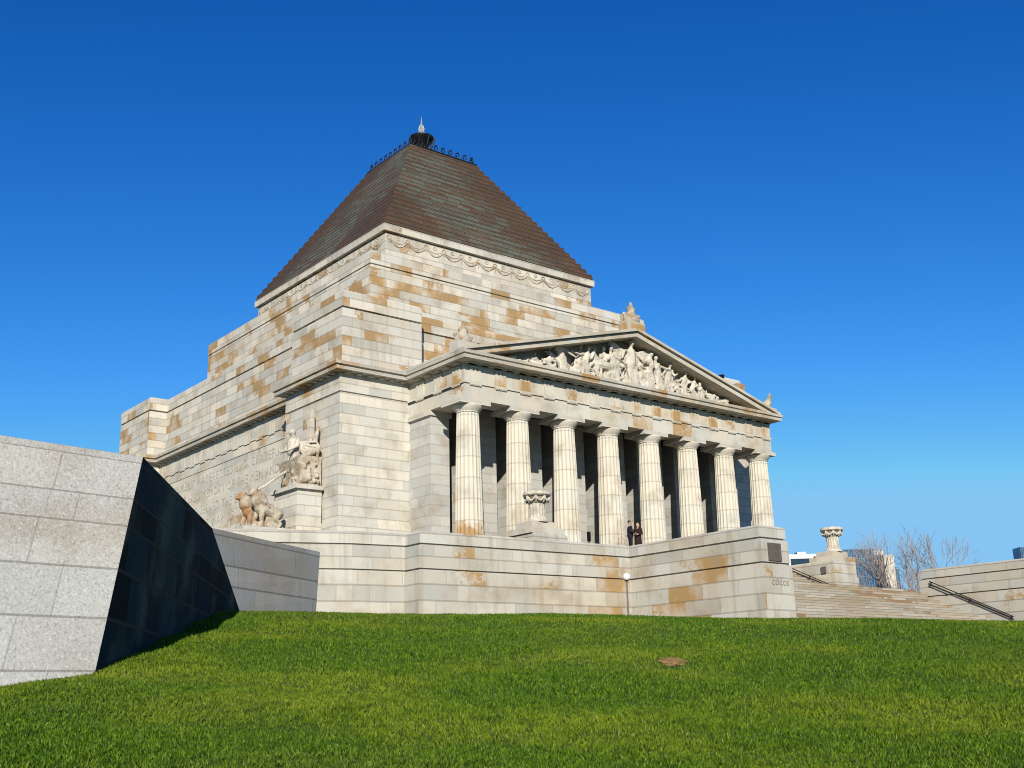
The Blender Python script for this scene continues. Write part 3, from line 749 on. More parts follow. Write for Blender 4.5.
m = MB().lathe(0, YC, [(.94, 36.84), (.62, 36.98), (.36, 37.15), (.2, 37.4), (.1, 37.6)], 12)
for i in range(6):
    a = math.pi*i/3+.3; m.tube([(.1*math.cos(a), YC+.1*math.sin(a), 37.3), (.2*math.cos(a), YC+.2*math.sin(a), 37.6), (.1*math.cos(a), YC+.1*math.sin(a), 37.95)], .07, .02, 5)
m.tube([(0, YC, 37.5), (0, YC, 38.65)], .12, .02, 6)
m.build('finial_flame', M['silver'], fin)

# ------------------------------------------------------------------ inscription on the long side wall
def text_mesh(body, size, align='CENTER', ext=.012):
    cu = bpy.data.curves.new('t', 'FONT'); cu.body = body; cu.size = size; cu.align_x = align; cu.extrude = ext; cu.resolution_u = 2
    cu.space_character = 1.08
    o = bpy.data.objects.new('t', cu); col.objects.link(o); dg = bpy.context.evaluated_depsgraph_get(); dg.update()
    me = bpy.data.meshes.new_from_object(o.evaluated_get(dg)); bpy.data.objects.remove(o); bpy.data.curves.remove(cu); return me
def put_text(body, size, centre, xdir, parent, mat, name='inscription', ext=.012):
    me = text_mesh(body, size, ext=ext); xd = Vector(xdir).normalized(); zd = Vector((0, 0, 1)); nn = xd.cross(zd)
    mt = Matrix(((xd.x, zd.x, nn.x, centre[0]), (xd.y, zd.y, nn.y, centre[1]), (xd.z, zd.z, nn.z, centre[2]), (0, 0, 0, 1)))
    me.transform(mt); return place_mesh(me, name, mat, parent)
M['wall_letter'] = plain('wall_lettering', (.54, .50, .425), .9)
lines = ['THIS MONUMENT WAS ERECTED BY A GRATEFUL PEOPLE', 'TO THE HONOURED MEMORY OF THE MEN AND WOMEN', 'WHO SERVED THE EMPIRE IN', 'THE GREAT WAR OF 1914 - 1918']
for i, t in enumerate(lines):
    me_ = text_mesh(t, .78, ext=.010); W_ = max(v.co.x for v in me_.vertices)-min(v.co.x for v in me_.vertices); bpy.data.meshes.remove(me_)
    cur = -W_/2; space = .30
    wl = []
    for wd_ in t.split(' '):
        m_ = text_mesh(wd_, .78, ext=.010); wl.append((wd_, max(v.co.x for v in m_.vertices)-min(v.co.x for v in m_.vertices))); bpy.data.meshes.remove(m_)
    gap_ = (W_-sum(q[1] for q in wl))/max(1, len(wl)-1)
    for wd_, ww in wl:
        put_text(wd_, .78, (-14.71, 20.6-(cur+ww/2), 9.35-i*.95), (0, -1, 0), mem, M['wall_letter'], name='inscription_word', ext=.010)
        cur += ww+gap_

# ------------------------------------------------------------------ statue group at the corner buttress
def statue_group():
    st = thing('chariot_statue', (-17.2, 6.8, 2.6), 'carved stone chariot group with standing driver and two lions against the corner pavilion', 'sculpture')
    m = MB().box(-17.5, -16.13, 5.7, 8.1, 2.6, 6.05); m.box(-17.68, -16.13, 5.52, 8.28, 6.0, 6.2)
    m.build('pedestal', M['body'], st)
    m = MB().box(-20.2, -17.5, 5.9, 8.6, 2.6, 4.0); m.build('lion_plinth', M['body'], st)
    m = MB().loft([(-17.35, 5.9), (-16.6, 5.9), (-16.6, 7.7), (-17.35, 7.7)], [(0, 6.2), (.02, 6.25), (0, 6.7), (.12, 7.45), (.16, 7.6), (.05, 7.6)])
    m.box(-17.3, -16.13, 5.8, 6.5, 6.2, 7.75)
    m.build('chariot', M['relief_inset'], st)
    m = MB().loft([(-16.6, 6.3), (-16.12, 6.3), (-16.12, 7.3), (-16.6, 7.3)], [(.1, 7.6), (.05, 8.2), (-.1, 8.3), (-.12, 10.1), (-.2, 10.4)])
    m.build('obelisk', M['body'], st)
    # drooping wings / drapery beside the driver
    def T(p): return p
    X, Y = -17.05, 7.0
    pts = [('c', (X, Y-.14, 7.3), .16, (X, Y-.12, 8.05), .19), ('c', (X, Y+.14, 7.3), .16, (X, Y+.12, 8.05), .19), ('c', (X, Y, 8.0), .26, (X-.04, Y, 8.45), .25),
           ('c', (X-.04, Y, 8.55), .09, (X-.06, Y, 8.75), .09), ('s', (X-.09, Y, 8.9), (.15, .13, .17)), ('s', (X-.22, Y, 8.88), (.04, .03, .04)),
           ('c', (X, Y-.28, 8.5), .11, (X-.15, Y-.42, 8.15), .09), ('c', (X-.15, Y-.42, 8.15), .085, (X-.42, Y-.3, 7.95), .06),
           ('c', (X, Y+.28, 8.5), .11, (X-.12, Y+.42, 8.15), .09), ('c', (X-.12, Y+.42, 8.15), .085, (X-.42, Y+.25, 8.0), .06)]
    for i in range(9): pts.append(('c', (X-.18+.05*(i % 3), Y-.3+.075*i, 7.25), .06, (X-.05, Y-.2+.05*i, 8.3), .05))
    for i in range(6): pts.append(('c', (X+.05, Y-.35, 8.35-.05*i), .07, (X+.35, Y-.9+.05*i, 8.3-.22*i), .05))
    me = blob_mesh(pts, .035, 'driver'); me.transform(Matrix.Translation((X, Y, 7.0)) @ Matrix.Diagonal((1.35, 1.5, 1.12, 1)) @ Matrix.Translation((-X, -Y, -7.0))); place_mesh(me, 'driver', M['relief'], st)
    dr = []
    for i in range(9): dr.append(('c', (-16.25-.03*i, 6.0+.02*i, 9.3-.12*i), .09, (-16.6-.05*i, 5.75+.06*i, 7.9-.02*i), .10))
    for i in range(7): dr.append(('c', (-16.5, 5.95, 8.7-.1*i), .08, (-16.35, 5.62+.04*i, 8.2-.12*i), .06))
    place_mesh(blob_mesh(dr, .04, 'drapery'), 'drapery', M['relief_inset'], st)
    orn = []
    rr = random.Random(5)
    for i in range(12): orn.append(('s', (-17.35-.05*rr.random(), 6.1+rr.uniform(0, 1.4), 6.35+rr.uniform(0, 1.1)), (.10, .10, .13)))
    for i in range(14): orn.append(('s', (-17.1+rr.uniform(0, .8), 5.72, 6.4+rr.uniform(0, 1.1)), (.09, .09, .12)))
    orn.append(('b', (-16.9, 6.2, 6.85), (.42, .45, .5)))
    place_mesh(blob_mesh(orn, .04, 'ornament'), 'chariot_ornament', M['relief_inset'], st)
    for k_, yy in enumerate((6.45, 7.75)):
        x0 = -18.9; z0 = 4.0; o = []
        o += [('c', (x0+.75, yy, z0+.85), .36, (x0-.15, yy, z0+1.15), .42), ('s', (x0-.35, yy, z0+1.6), (.44, .42, .52)), ('s', (x0-.62, yy, z0+1.95), (.28, .25, .28)),
              ('s', (x0-.88, yy, z0+1.85), (.17, .15, .13)), ('s', (x0-.55, yy-.2, z0+2.2), (.07, .06, .09)), ('s', (x0-.55, yy+.2, z0+2.2), (.07, .06, .09))]
        for s_ in (-1, 1):
            o += [('c', (x0-.2, yy+s_*.2, z0+1.1), .19, (x0-.35-.1*s_, yy+s_*.22, z0+.5), .13), ('c', (x0-.35-.1*s_, yy+s_*.22, z0+.5), .12, (x0-.3-.12*s_, yy+s_*.22, z0+.08), .1), ('s', (x0-.42-.12*s_, yy+s_*.22, z0+.07), (.18, .12, .08)),
                  ('c', (x0+.75, yy+s_*.2, z0+.85), .22, (x0+.55, yy+s_*.26, z0+.5), .15), ('c', (x0+.55, yy+s_*.26, z0+.5), .13, (x0+.85, yy+s_*.26, z0+.3), .09), ('c', (x0+.85, yy+s_*.26, z0+.3), .09, (x0+.75, yy+s_*.26, z0+.06), .08)]
        o += [('s', (x0+.2, yy, z0+.1), (1.0, .34, .35)), ('s', (x0+.45, yy, z0+.4), (.5, .2, .35))]
        rr = random.Random(k_)
        for i in range(40):
            a = rr.uniform(0, 6.28); t = rr.uniform(0, 1)
            o.append(('c', (x0-.5+.4*t, yy+.36*math.cos(a), z0+1.75-.3*t+.36*math.sin(a)), .09, (x0-.3+.4*t, yy+.44*math.cos(a), z0+1.5-.35*t+.42*math.sin(a)), .05))
        lm = blob_mesh(o, .035, 'lion', 0); lm.transform(Matrix.Translation((x0+.4, yy, z0)) @ Matrix.Diagonal((.92, .92, .88, 1)) @ Matrix.Translation((-x0-.4, -yy, -z0)))
        ob = place_mesh(lm, 'lion', M['rust_stone'] if k_ == 1 else M['relief_inset'], st)
        if k_ == 1: ob['label'] = 'rust-stained lion'
    m = MB().tube([(-17.4, 7.1, 7.1), (-18.6, 7.1, 6.2), (-19.3, 7.1, 5.8)], .07); m.build('chariot_pole', M['relief'], st)
statue_group()

# ------------------------------------------------------------------ podium walls
PZ = [-2.6, -1.9, -1.24, -.80, -.08, .25, .78, 1.15, 1.53]
pvm = piecewise(PZ)
def podium_prof(z_top=1.65):
    return [(.10, -2.6), (.10, .20), (-.02, .205), (-.02, .28), (.05, .285), (.05, 1.105), (-.07, 1.11), (-.07, 1.185), (0, 1.19), (0, 1.56), (-.14, z_top)]
pod = thing('podium_wall', (-16, -9, 0), 'stained stone podium wall below the left half of the portico, running to its stair wing', 'wall')
# left wall: C2 diagonal, C1, A, then wing B running forward
plan = [(-30.2, -5.9), (-23.0, -8.85), (-20.95, -8.95), (-20.95, -10.1), (-11.0, -10.6), (-10.95, -17.4), (-9.45, -17.4), (-9.45, -8.9), (-19.9, -8.9), (-19.9, -7.9), (-22.9, -7.8), (-29.8, -4.9)]
plan = [(-30.2, -6.0), (-23.0, -8.80), (-20.95, -9.15), (-20.95, -10.1), (-11.02, -10.7), (-10.95, -17.4), (-9.45, -17.4), (-9.45, -9.3), (-19.9, -8.9), (-19.9, -8.1), (-22.9, -7.8), (-29.8, -5.0)]
MB().loft(plan, podium_prof()).build('wall', M['podium'], pod, vm=pvm)
MB().box(-10.62, -9.90, -17.50, -17.44, .33, .98).build('plaque', M['bronze'], pod)
m = MB()
for i in range(5): m.box(-10.52, -10.0, -17.508, -17.502, .42+i*.11, .435+i*.11)
m.build('plaque_lettering', plain('plaque_relief', (.17, .14, .11)), pod)
put_text('COCOS', .27, (-10.12, -17.512, -.22-.33), (1, 0, 0), pod, M['letter'], ext=.006)
MB().box(-10.83, -10.02, -17.46, -17.4, 1.02, 1.09) if False else None
# right wing wall
wing = thing('wing_wall', (10.2, -14, 0), 'stone wing wall with bronze rail at the right of the stairs', 'wall')
plan = [(9.45, -11.0), (9.45, -19.0), (10.95, -19.0), (10.95, -10.7), (20.95, -10.1), (20.95, -8.9), (9.45, -9.3)]
wp = [(.10, -3.2), (.10, .20), (-.02, .205), (-.02, .28), (.05, .285), (.05, 1.08), (-.07, 1.085), (-.07, 1.18), (0, 1.185), (0, 1.56), (-.12, 1.65)]
MB().loft([(9.45, -24.0), (10.95, -24.0), (10.95, -11.1), (9.45, -11.1)], wp).build('wall', M['wing'], wing, vm=pvm)
MB().loft([(12.6, -10.6), (20.9, -10.1), (20.9, -9.1), (12.6, -9.6)], wp).build('return_wall', M['wing'], wing, vm=pvm)

# stairs
stairs = thing('staircase', (0, -11, 0), 'wide weathered stone staircase rising between the wing walls to the portico', 'staircase')
m = MB(); n = 15; pol = []
y, z = -10.8, .65
pts2 = [(-8.0, -3.5), (-8.0, .648), (y, .648)]
for i in range(n):
    pts2.append((y, z-.158)); z -= .158; y -= .335
    pts2.append((y, z))
pts2.append((y, -3.5))
def xprism(poly, x0, x1):
    mm = MB(); k_ = len(poly); mm.v = [(x0, a, b) for a, b in poly]+[(x1, a, b) for a, b in poly]
    mm.f = [tuple(range(k_)), tuple(reversed(range(k_, 2*k_)))]+[(i, i+k_, (i+1) % k_+k_, (i+1) % k_) for i in range(k_)]
    return mm
xprism(pts2, -9.34, 9.34).build('lower_flight', M['stair'], stairs, vm=lambda z: (z-.65)/.158+50)
y, z = -1.42, 2.998; n = 14; rise = (2.998-.65)/n
pts2 = [(-1.42, .66), (-1.42, 2.998)]
pts2 = [(-1.43, .66)]
zz = 2.998
yy = -1.43
pts2.append((yy, zz))
for i in range(n):
    yy -= .335; pts2.append((yy, zz)); zz -= rise; pts2.append((yy, max(zz, .652)))
xprism(pts2, -9.86, 9.86).build('upper_flight', M['stair'], stairs, vm=lambda z: (z-.65)/rise+50)

# flank piers with urns
def flank(s, label):
    t = thing('stair_pier', (s*11, -4, .6), label, 'pier')
    x0, x1 = sorted((s*9.88, s*11.9))
    MB().loft([(x0, -5.65), (x1, -5.65), (x1, -1.45), (x0, -1.45)], [(.06, .62), (.06, 1.9), (0, 1.91), (0, 2.72), (-.08, 2.80)]).build('block', M['podium'], t)
    xa, xb = s*11-.98, s*11+.98
    MB().loft([(xa, -5.6), (xb, -5.6), (xb, -3.9), (xa, -3.9)], [(0, 2.78), (0, 3.05), (-.28, 3.06), (-.28, 3.34), (-.34, 3.38)]).build('top_step', M['cornice'], t)
    if s > 0:
        MB().box(9.79, 9.83, -5.12, -4.80, 2.1, 2.48).build('plaque', M['bronze'], t)
    return t
flank(-1, 'low stained stone pier block above the podium, carrying the left urn'); flank(1, 'low stone pier block at the right of the upper stairs with small plaque')
def urn(s, first=None):
    cx, cy = s*11, -4.9
    t = thing('stone_urn', (cx, cy, 3.36), 'flared stone urn on the left pier in front of the second column' if s < 0 else 'flared stone urn on the right pier against the open sky', 'urn', 'urns flanking the stairs')
    if first is None:
        MB().lathe(cx, cy, [(.52, 3.36), (.52, 3.42), (.46, 3.44), (.44, 3.50)], 24).build('base', M['relief'], t)
        sh = MB().lathe(cx, cy, [(.42, 3.49), (.36, 3.65), (.34, 3.95), (.385, 4.22)], 64, 16, .08).build('shaft', M['relief'], t); sharp_smooth(sh, 30)
        bo = MB().lathe(cx, cy, [(.37, 4.21), (.40, 4.25), (.38, 4.30), (.42, 4.40), (.50, 4.50), (.52, 4.53)], 32).build('bowl', M['relief_inset'], t); sharp_smooth(bo)
        m = MB()
        for i in range(8):
            a = 2*math.pi*i/8; b = a+2*math.pi/8
            m.tube([(cx+(.53)*math.cos(a+(b-a)*q), cy+.53*math.sin(a+(b-a)*q), 4.52-.2*math.sin(math.pi*q)) for q in np.linspace(0, 1, 6)], .045, .045, 5)
            m.tube([(cx+.54*math.cos(a), cy+.54*math.sin(a), 4.54), (cx+.55*math.cos(a), cy+.55*math.sin(a), 4.40), (cx+.44*math.cos(a), cy+.44*math.sin(a), 4.27)], .07, .04, 5)
        m.build('garland', M['relief'], bo)
        rim = MB().lathe(cx, cy, [(.50, 4.535), (.60, 4.55), (.645, 4.60), (.645, 4.68), (.60, 4.74), (.4, 4.77)], 32).build('rim', M['relief'], t); sharp_smooth(rim)
    else:
        for c in list(first.children):
            d = c.copy(); col.objects.link(d); d.parent = t
            for g_ in c.children:
                e = g_.copy(); col.objects.link(e); e.parent = d
    return t
u0 = urn(-1); urn(1, u0)

# handrails
def handrail(pts, x, label):
    t = thing('handrail', (x, pts[0][0], pts[0][1]), label, 'handrail')
    (ya, za), (yb, zb) = pts
    for dz in (0, -.13):
        MB().tube([(x, ya, za+dz), (x, yb, zb+dz)], .026, .026, 8).build('rail', M['brass'], t)
    for q in (.02, .5, .98):
        y_, z_ = ya+(yb-ya)*q, za+(zb-za)*q
        m = MB().tube([(x, y_, z_+.03), (x, y_, z_-.17)], .035).tube([(x, y_, z_-.14), (x+(.12 if x > 0 else -.12), y_, z_-.14)], .025); m.build('bracket', M['brass'], t)
handrail([(-2.2, 2.90), (-5.9, 1.18)], 9.72, 'short dark handrail beside the right stair pier')
handrail([(-11.7, 1.0), (-15.9, -1.06)], 9.27, 'long dark double handrail on the right wing wall')

# lamp
p = at_d(626.5, 577.5, 40.5); gz = ground_z(p[0], p[1])
t = thing('globe_lamp', (p[0], p[1], gz), 'small white globe lamp on a thin pole at the inner corner of the podium wall', 'lamp')
MB().tube([(p[0], p[1], gz-.05), (p[0], p[1], p[2]-.09)], .032, .025, 8).build('pole', M['pole'], t)
MB().lathe(p[0], p[1], [(.04, p[2]-.14), (.075, p[2]-.12), (.075, p[2]-.09)], 12).build('collar', M['iron'], t)
m = MB().lathe(p[0], p[1], [(max(.001, .14*math.sin(a)), p[2]-.14*math.cos(a)+.02) for a in np.linspace(.25, math.pi-.02, 10)], 16).build('globe', M['white'], t, smooth=True)

# ------------------------------------------------------------------ granite walls in the foreground
T1 = at_d(143, 457, 12.95); B1 = at_d(95, 672, 12.1)
zt = T1[2]
T2 = at_axis(212, 528, 2, zt); T0 = at_axis(0, 435, 2, zt); TR = at_axis(320, 552, 2, zt)
dT2 = (T2[:2]-CAM[:2]) @ ND; dTR = (TR[:2]-CAM[:2]) @ ND
nd_ = np.cross(T1-B1, T2-B1); v_ = cam_ray(240, 612); B2 = CAM+v_*float(((B1-CAM) @ nd_)/(v_ @ nd_)); BR = at_d(316, 612, dTR+.1)
def L3(a, b, t): return np.array(a)+(np.array(b)-np.array(a))*t
def edge_down(T, Bv, z): t = (z-T[2])/(Bv[2]-T[2]); return L3(T, Bv, t)
hd = (T1-T0); hd = hd/np.linalg.norm(hd)
T0 = T1-hd*9.0
zc = [zt, zt-.08, zt-.53, zt-.85, zt-1.35, zt-1.89, zt-2.44, zt-2.95, zt-3.5]
gwall = thing('granite_wall', (T1[0], T1[1], -4), 'pale speckled granite block wall at the left edge, with its dark shaded end face', 'wall')
def strip_face(Ta, Ba, Tb, Bb, zs, name, mat, w_off=0., parent=None, back=None):
    """wall face in courses between two leaning edges, with recessed joints and real thickness behind"""
    mb = MB(); uvs = []
    hor = (np.array(Tb)-np.array(Ta))[:2]; L = np.linalg.norm(hor); hor = hor/L
    for i in range(len(zs)-1):
        a, b, c_, d = edge_down(Ta, Ba, zs[i+1]), edge_down(Tb, Bb, zs[i+1]), edge_down(Tb, Bb, zs[i]), edge_down(Ta, Ba, zs[i])
        mb.add([a, b, c_, d], [(0, 1, 2, 3)])
    return mb
def wall_uv(zs):
    def f(z):
        for i in range(len(zs)-1):
            if z >= zs[i+1]-1e-5: return 20-i-1+(z-zs[i+1])/(zs[i]-zs[i+1])
        return 20-len(zs)+1+(z-zs[-1])/.5
    return f
def granite_solid(Ta, Ba, Tb, Bb, Tc, Bc, Td, Bd, zs, name, mats, parent):
    mb = MB(); E_ = [(Ta, Ba), (Tb, Bb), (Tc, Bc), (Td, Bd)]
    for i, z in enumerate(zs):
        for T_, B_ in E_: mb.v.append(tuple(edge_down(T_, B_, z)))
    for i in range(len(zs)-1):
        for j in range(4):
            k_ = (j+1) % 4; mb.f.append(((i+1)*4+j, (i+1)*4+k_, i*4+k_, i*4+j))
    mb.f.append((0, 1, 2, 3)); nn = (len(zs)-1)*4; mb.f.append((nn+3, nn+2, nn+1, nn))
    return mb.build(name, mats, parent, vm=wall_uv(zs))
B0 = T0+(B1-T1)
Tc = T0+(T2-T1); Bc = Tc+np.array([0, 0, B1[2]-T1[2]])
B2b = B2
go = granite_solid(T0, B0, T1, B1, T2, B2b, Tc, Bc, zc, 'wall', M['granite'], gwall)
ul_ = go.data.uv_layers[0]; org_ = Vector(gwall.location)
for p_ in go.data.polygons:          # upright joints run parallel to the leaning corner
    if p_.normal.y < -.6:
        for li in p_.loop_indices:
            q_ = np.array(go.data.vertices[go.data.loops[li].vertex_index].co+org_); e_ = edge_down(T1, B1, q_[2])
            ul_.data[li].uv[0] = -float((e_-q_) @ hd)*.95+.35
go.data.materials.append(M['granite_shade'])
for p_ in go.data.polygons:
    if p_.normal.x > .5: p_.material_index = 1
g2 = thing('granite_return_wall', (TR[0]+2, TR[1]+2, -3), 'grey granite wall with sloping top between the shaded end face and the podium', 'wall')
# starts just inside the shaded face so the two solids meet
h2 = (TR-T2); h2 = h2/np.linalg.norm(h2); back = np.array([-h2[1], h2[0], 0])*.55
Ts = T2-h2*.25; Bs = B2-h2*.25
KW = 1.30      # this wall stands farther back, beyond the sloping end of the first
def far_(p_): return CAM+(p_-CAM)*KW
T2w, TRw = far_(T2), far_(TR); B2w = T2w+np.array([0, 0, -1.7])-back/.55*.05; BRw = far_(at_d(316, 612, dTR-.05))
Tsw = T2w-h2*.3; Bsw = B2w-h2*.3; ztw = T2w[2]; TRw[2] = ztw
z2 = [ztw, ztw-.11, ztw-.74, ztw-1.17, ztw-1.75, ztw-2.6]
granite_solid(Tsw, Bsw, TRw, BRw, TRw+back, BRw+back, Tsw+back, Bsw+back, z2, 'wall', M['granite2'], g2)

# ------------------------------------------------------------------ people
def person(x, y, z, label, coat, trousers, hair, face_dir=0., h=1.75, skirt=False, arm='bent'):
    t = thing('person', (x, y, z), label, 'person', None)
    s = h/1.75; Rz = Matrix.Rotation(face_dir, 4, 'Z')
    def P(a, b, c): return (a*s, b*s, c*s)
    def C_(a, ra, b, rb): return ('c', P(*a), ra*s, P(*b), rb*s)
    hip, sh = .92, 1.42
    leg = []
    for q in (-1, 1): leg += [C_((q*.09, 0, hip-.05), .088, (q*.1, -.01, .5), .062), C_((q*.1, -.01, .5), .06, (q*.1, .02, .1), .042), ('s', P(q*.1, -.06, .05), (.045*s, .12*s, .045*s))]
    tor = [C_((0, 0, hip), .14, (0, .01, 1.15), .13), C_((-.08, 0, 1.2), .12, (-.1, 0, 1.34), .10), C_((.08, 0, 1.2), .12, (.1, 0, 1.34), .10)]
    hands = []
    arms = []
    for q in (-1, 1):
        e = (q*.25, .02, 1.13); w_ = (q*.17, -.2, 1.08) if arm == 'bent' else (q*.27, -.03, .88)
        arms += [C_((q*.19, 0, 1.39), .058, e, .045), C_(e, .043, w_, .032)]
        dv = (Vector(w_)-Vector(e)).normalized(); side = Vector((-q, 0, 0)) if arm == 'bent' else Vector((0, -1, 0))
        pc_ = Vector(w_)+dv*.05; hands.append(C_(tuple(Vector(w_)), .028, tuple(pc_), .032))
        up = dv.cross(side).normalized()
        for k_, (o_, l_) in enumerate(((-.026, .06), (-.009, .072), (.009, .068), (.026, .052))):
            b0 = pc_+up*o_+dv*.02; b1 = b0+dv*l_*.6; b2 = b1+(dv+side*.7).normalized()*l_*.5
            hands += [C_(tuple(b0), .010, tuple(b1), .009), C_(tuple(b1), .009, tuple(b2), .0075)]
        th = pc_-up*.028-dv*.02; hands.append(C_(tuple(th), .011, tuple(th-up*.03+dv*.03+side*.02), .009))
    neck = [C_((0, .01, 1.40), .058, (0, 0, 1.53), .052)]
    head = [('s', P(0, 0, 1.63), (.075*s, .092*s, .115*s)), ('s', P(0, -.03, 1.575), (.055*s, .06*s, .055*s)), ('s', P(0, -.098, 1.615), (.013*s, .022*s, .022*s)), ('s', P(-.078, .01, 1.62), (.012*s, .02*s, .03*s)), ('s', P(.078, .01, 1.62), (.012*s, .02*s, .03*s)), ('s', P(0, -.085, 1.575), (.025*s, .012*s, .008*s))]
    body_me = blob_mesh(leg+tor+arms+hands+neck+head, .014*s, 'body', 1); body_me.transform(Rz)
    skin = plain('skin', (.52, .32, .23), .6)
    o = place_mesh(body_me.copy(), 'body', skin, None); o.parent = t; o.location = (0, 0, 0)
    def infl(parts, d): return [(p[0], p[1], tuple(r_+d for r_ in p[2])) if p[0] == 's' else (p[0], p[1], p[2]+d, p[3], p[4]+d) for p in parts]
    coat_parts = infl(tor+arms, .016)+[C_((0, .01, .95), .165, (0, 0, 1.1), .15)]
    if skirt: coat_parts += [C_((0, .01, .62), .21, (0, .01, 1.0), .165)]
    me = blob_mesh(coat_parts, .018*s, 'coat', 1); me.transform(Rz); o = place_mesh(me, 'coat', plain('coat_cloth', coat, .9), None); o.parent = t
    me = blob_mesh(infl(leg, .014), .018*s, 'trousers', 1); me.transform(Rz); o = place_mesh(me, 'trousers', plain('trouser_cloth', trousers, .9), None); o.parent = t
    hp = [('s', P(0, .02, 1.665), (.083*s, .095*s, .098*s))]
    if skirt: hp += [('s', P(0, .06, 1.58), (.085*s, .055*s, .11*s)), ('s', P(-.07, .03, 1.58), (.03*s, .05*s, .09*s)), ('s', P(.07, .03, 1.58), (.03*s, .05*s, .09*s))]
    me = blob_mesh(hp, .012*s, 'hair', 1); me.transform(Rz); o = place_mesh(me, 'hair', plain('hair_strands', hair, .7), None); o.parent = t
    for q in (-1, 1):
        m = bmesh.new(); bmesh.ops.create_icosphere(m, subdivisions=1, radius=.011*s, matrix=Rz @ Matrix.Translation(P(q*.031, -.085, 1.633))); me = bpy.data.meshes.new('eye'); m.to_mesh(me); m.free()
        o = place_mesh(me, 'eye', M['iron'], None); o.parent = t
    return t
person(-1.10, -.80, 3.0, 'man in a dark suit standing in front of the fourth column', (.012, .013, .02), (.012, .012, .015), (.05, .03, .02), face_dir=R(60), h=1.80)
person(-.60, -.88, 3.0, 'fair-haired woman in a dark maroon coat beside the man in the dark suit', (.028, .012, .012), (.02, .012, .012), (.42, .27, .13), face_dir=R(-75), h=1.70, skirt=True)
# two distant visitors by the right pier
p = at_axis(814.5, 551.5, 2, 4.7); person(p[0], p[1], 2.68, 'distant visitor in dark clothes left of the right urn, left one of two', (.03, .03, .04), (.03, .03, .04), (.03, .02, .015), h=1.7, face_dir=R(20))
p = at_axis(820, 553, 2, 4.6); person(p[0], p[1], 2.68, 'distant visitor in brown beside the one in dark clothes, nearer the right urn', (.10, .05, .03), (.03, .03, .04), (.04, .02, .015), h=1.6, face_dir=R(-30))
t = thing('notice_stand', (-2.0, 1.5, 3.0), 'slim dark stand between the third and fourth columns', 'stand')
MB().box(-2.04, -1.91, 1.42, 1.58, 3.9, 4.42).build('board', M['iron'], t); MB().tube([(-1.98, 1.5, 3.02), (-1.98, 1.5, 4.05)], .04).tube([(-2.15, 1.5, 3.02), (-1.8, 1.5, 3.02)], .03).build('post', M['iron'], t)

# ------------------------------------------------------------------ bare trees
M['bark'] = plain('winter_bark', (.13, .105, .09), .9, scale=8, c2=(.10, .08, .07))
M['twig'] = plain('pale_twigs', (.30, .25, .235), .9, scale=8)
def bare_tree(base, H, label, seed, spread=1., lean=0.):
    rr = random.Random(seed); t = thing('bare_tree', tuple(base), label, 'tree', 'bare winter trees beyond the stairs')
    trunk = MB(); crown = MB()
    def grow(p, d, L, r_, depth):
        n = 4; pts = [p]; q = p.copy(); dd = d.copy()
        for i in range(n):
            dd = (dd+Vector((rr.uniform(-1, 1), rr.uniform(-1, 1), rr.uniform(-.2, .9)))*.11).normalized(); q = q+dd*L/n; pts.append(q.copy())
        mbx = trunk if depth < 2 else crown
        r_ = max(r_, .011); mbx.tube(pts, r_, max(.009, r_*.62), 6 if depth < 2 else 4 if depth < 4 else 3)
        if depth >= 6: return
        nb = rr.choice((2, 3, 3)) if depth < 5 else 3
        for i in range(nb+(1 if depth in (1, 2) else 0)):
            a = rr.uniform(0, 6.28); tilt = rr.uniform(.3, .75)*spread
            ax = dd.orthogonal().normalized(); ax.rotate(Matrix.Rotation(a, 3, dd)); nd = dd.copy(); nd.rotate(Matrix.Rotation(tilt, 3, ax)); nd.z += .12; nd.normalize()
            st = pts[-1] if i < 2 else pts[rr.choice((2, 3))]
            grow(st, nd, L*rr.uniform(.66, .84), r_*.6 if i < 2 else r_*.42, depth+1)
    grow(Vector(base), Vector((lean, 0, 1)).normalized(), H*.27, H*.018, 0)
    trunk.build('trunk', M['bark'], t, fixn=False); crown.build('crown', M['twig'], t, fixn=False)
def far_base(px, py_top, d, z): p = at_d(px, 600, d); return (p[0], p[1], z), at_d(px, py_top, d)[2]-z
for px, top, d, seed, lab, ln in ((924, 531, 105, 3, 'leafless winter tree in front of the glass towers', 0.), (932, 540, 112, 8, 'leafless winter tree rising behind the end of the right wing wall', .05)):
    b, H = far_base(px, top, d, -3.5); bare_tree(b, H*1.18, lab, seed, .95, ln)

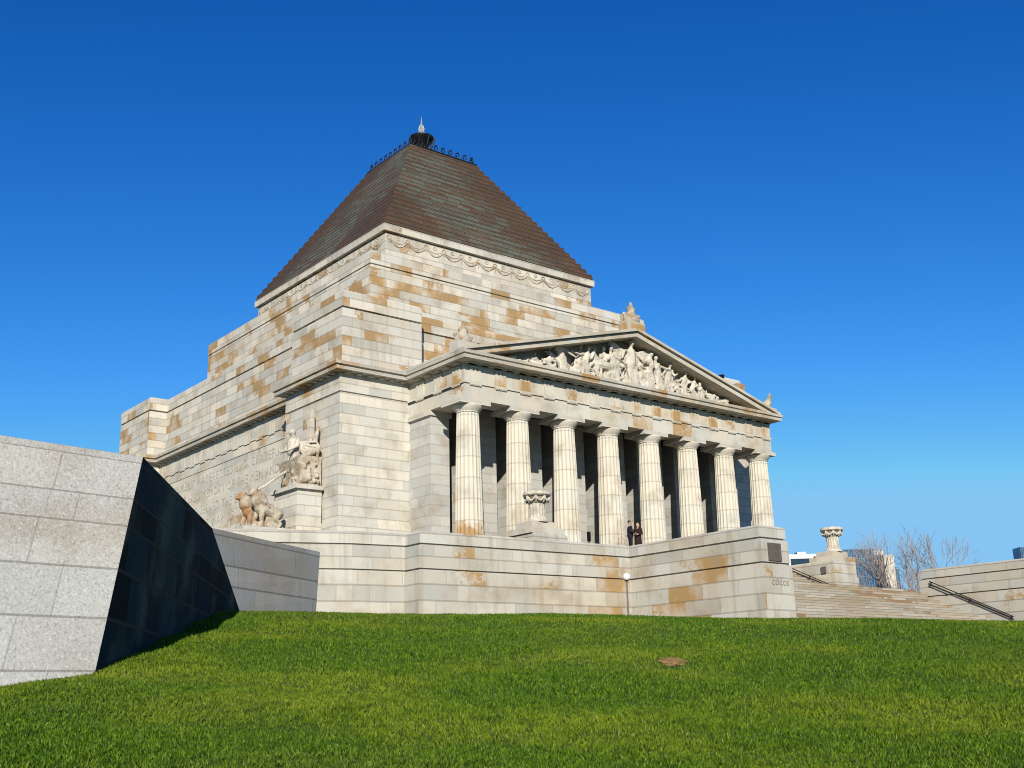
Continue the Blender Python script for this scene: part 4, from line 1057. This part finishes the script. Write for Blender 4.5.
# ------------------------------------------------------------------ city buildings far behind
M['glass'] = plain('blue_curtain_glass', (.05, .13, .24), .15, .3, scale=.08, c2=(.10, .24, .38))
M['glass_dark'] = plain('dark_window_glass', (.03, .06, .09), .15, .2)
M['mullion'] = plain('grey_mullion', (.16, .22, .28), .5)
M['wpaint'] = plain('white_concrete', (.70, .70, .69), .7, var=.1)
M['cpaint'] = plain('cream_concrete', (.62, .58, .48), .8, var=.1)
def tower(px0, px1, pytop, D, label, mat, name='office_tower', depth=9, grid=None, bands=None):
    a = at_d(px0, pytop, D); b = at_d(px1, pytop, D); zt_ = max(a[2], b[2]); zb = -9.
    X = (b-a)[:2]; W_ = np.linalg.norm(X); X = X/W_; Yd = np.array([-X[1], X[0]])
    t = thing(name, (a[0], a[1], zb), label, 'building')
    def pt(u, v, z): q = a[:2]+X*u+Yd*v; return (q[0], q[1], z)
    def bxx(u0, u1, v0, v1, za, zb_): 
        return [pt(u0, v0, za), pt(u1, v0, za), pt(u1, v1, za), pt(u0, v1, za), pt(u0, v0, zb_), pt(u1, v0, zb_), pt(u1, v1, zb_), pt(u0, v1, zb_)], [(0,3,2,1),(4,5,6,7),(0,1,5,4),(1,2,6,5),(2,3,7,6),(3,0,4,7)]
    MB().add(*bxx(0, W_, 0, depth, zb, zt_)).build('walls', mat, t)
    if grid:
        m = MB(); nx, fh = grid
        for i in range(nx+1): u = W_*i/nx; m.add(*bxx(max(0, u-.13), min(W_, u+.13), -.4, 0, zb+.1, zt_-.1))
        z = zt_-.3
        while z > zb+4: m.add(*bxx(0, W_, -.3, 0, z-.2, z)); z -= fh
        m.build('facade_grid', M['mullion'], t)
    if bands:
        fh, mm = bands; z = zt_-fh*.9
        while z > zt_-26 and z > zb+2:
            MB().add(*bxx(W_*.06, W_*.94, -.4, 0, z, z+fh*.5)).build('window_band', mm, t); z -= fh
    return t, bxx, W_, zt_
tower(843, 873, 549.5, 520, 'dark blue glass tower behind the left bare tree', M['glass'], grid=(12, 4.))
tower(872.5, 884, 551, 545, 'narrow white and blue banded tower next to the dark blue glass tower', M['wpaint'], bands=(4.6, M['glass']))
tower(883.5, 893.5, 555, 530, 'plain cream concrete tower right of the banded tower', M['cpaint'], bands=None)
tower(892.5, 898.5, 569, 560, 'slim blue glass block at the right end of the tower cluster', M['glass'], grid=(3, 5.))
tower(788, 822, 554.5, 300, 'low white building with dark ribbon windows behind the right stair pier', M['wpaint'], bands=(3.0, M['glass_dark']), depth=25)
tower(797, 806, 552, 330, 'white rooftop block rising behind the low white building', M['wpaint'], bands=(3.0, M['glass_dark']), depth=20)
tower(1019.5, 1031, 547, 600, 'distant blue tower at the right edge above the wing wall', M['glass'], grid=(5, 4.))

# helper property is not part of the scene's description
for o in bpy.data.objects:
    if '_o' in o: del o['_o']
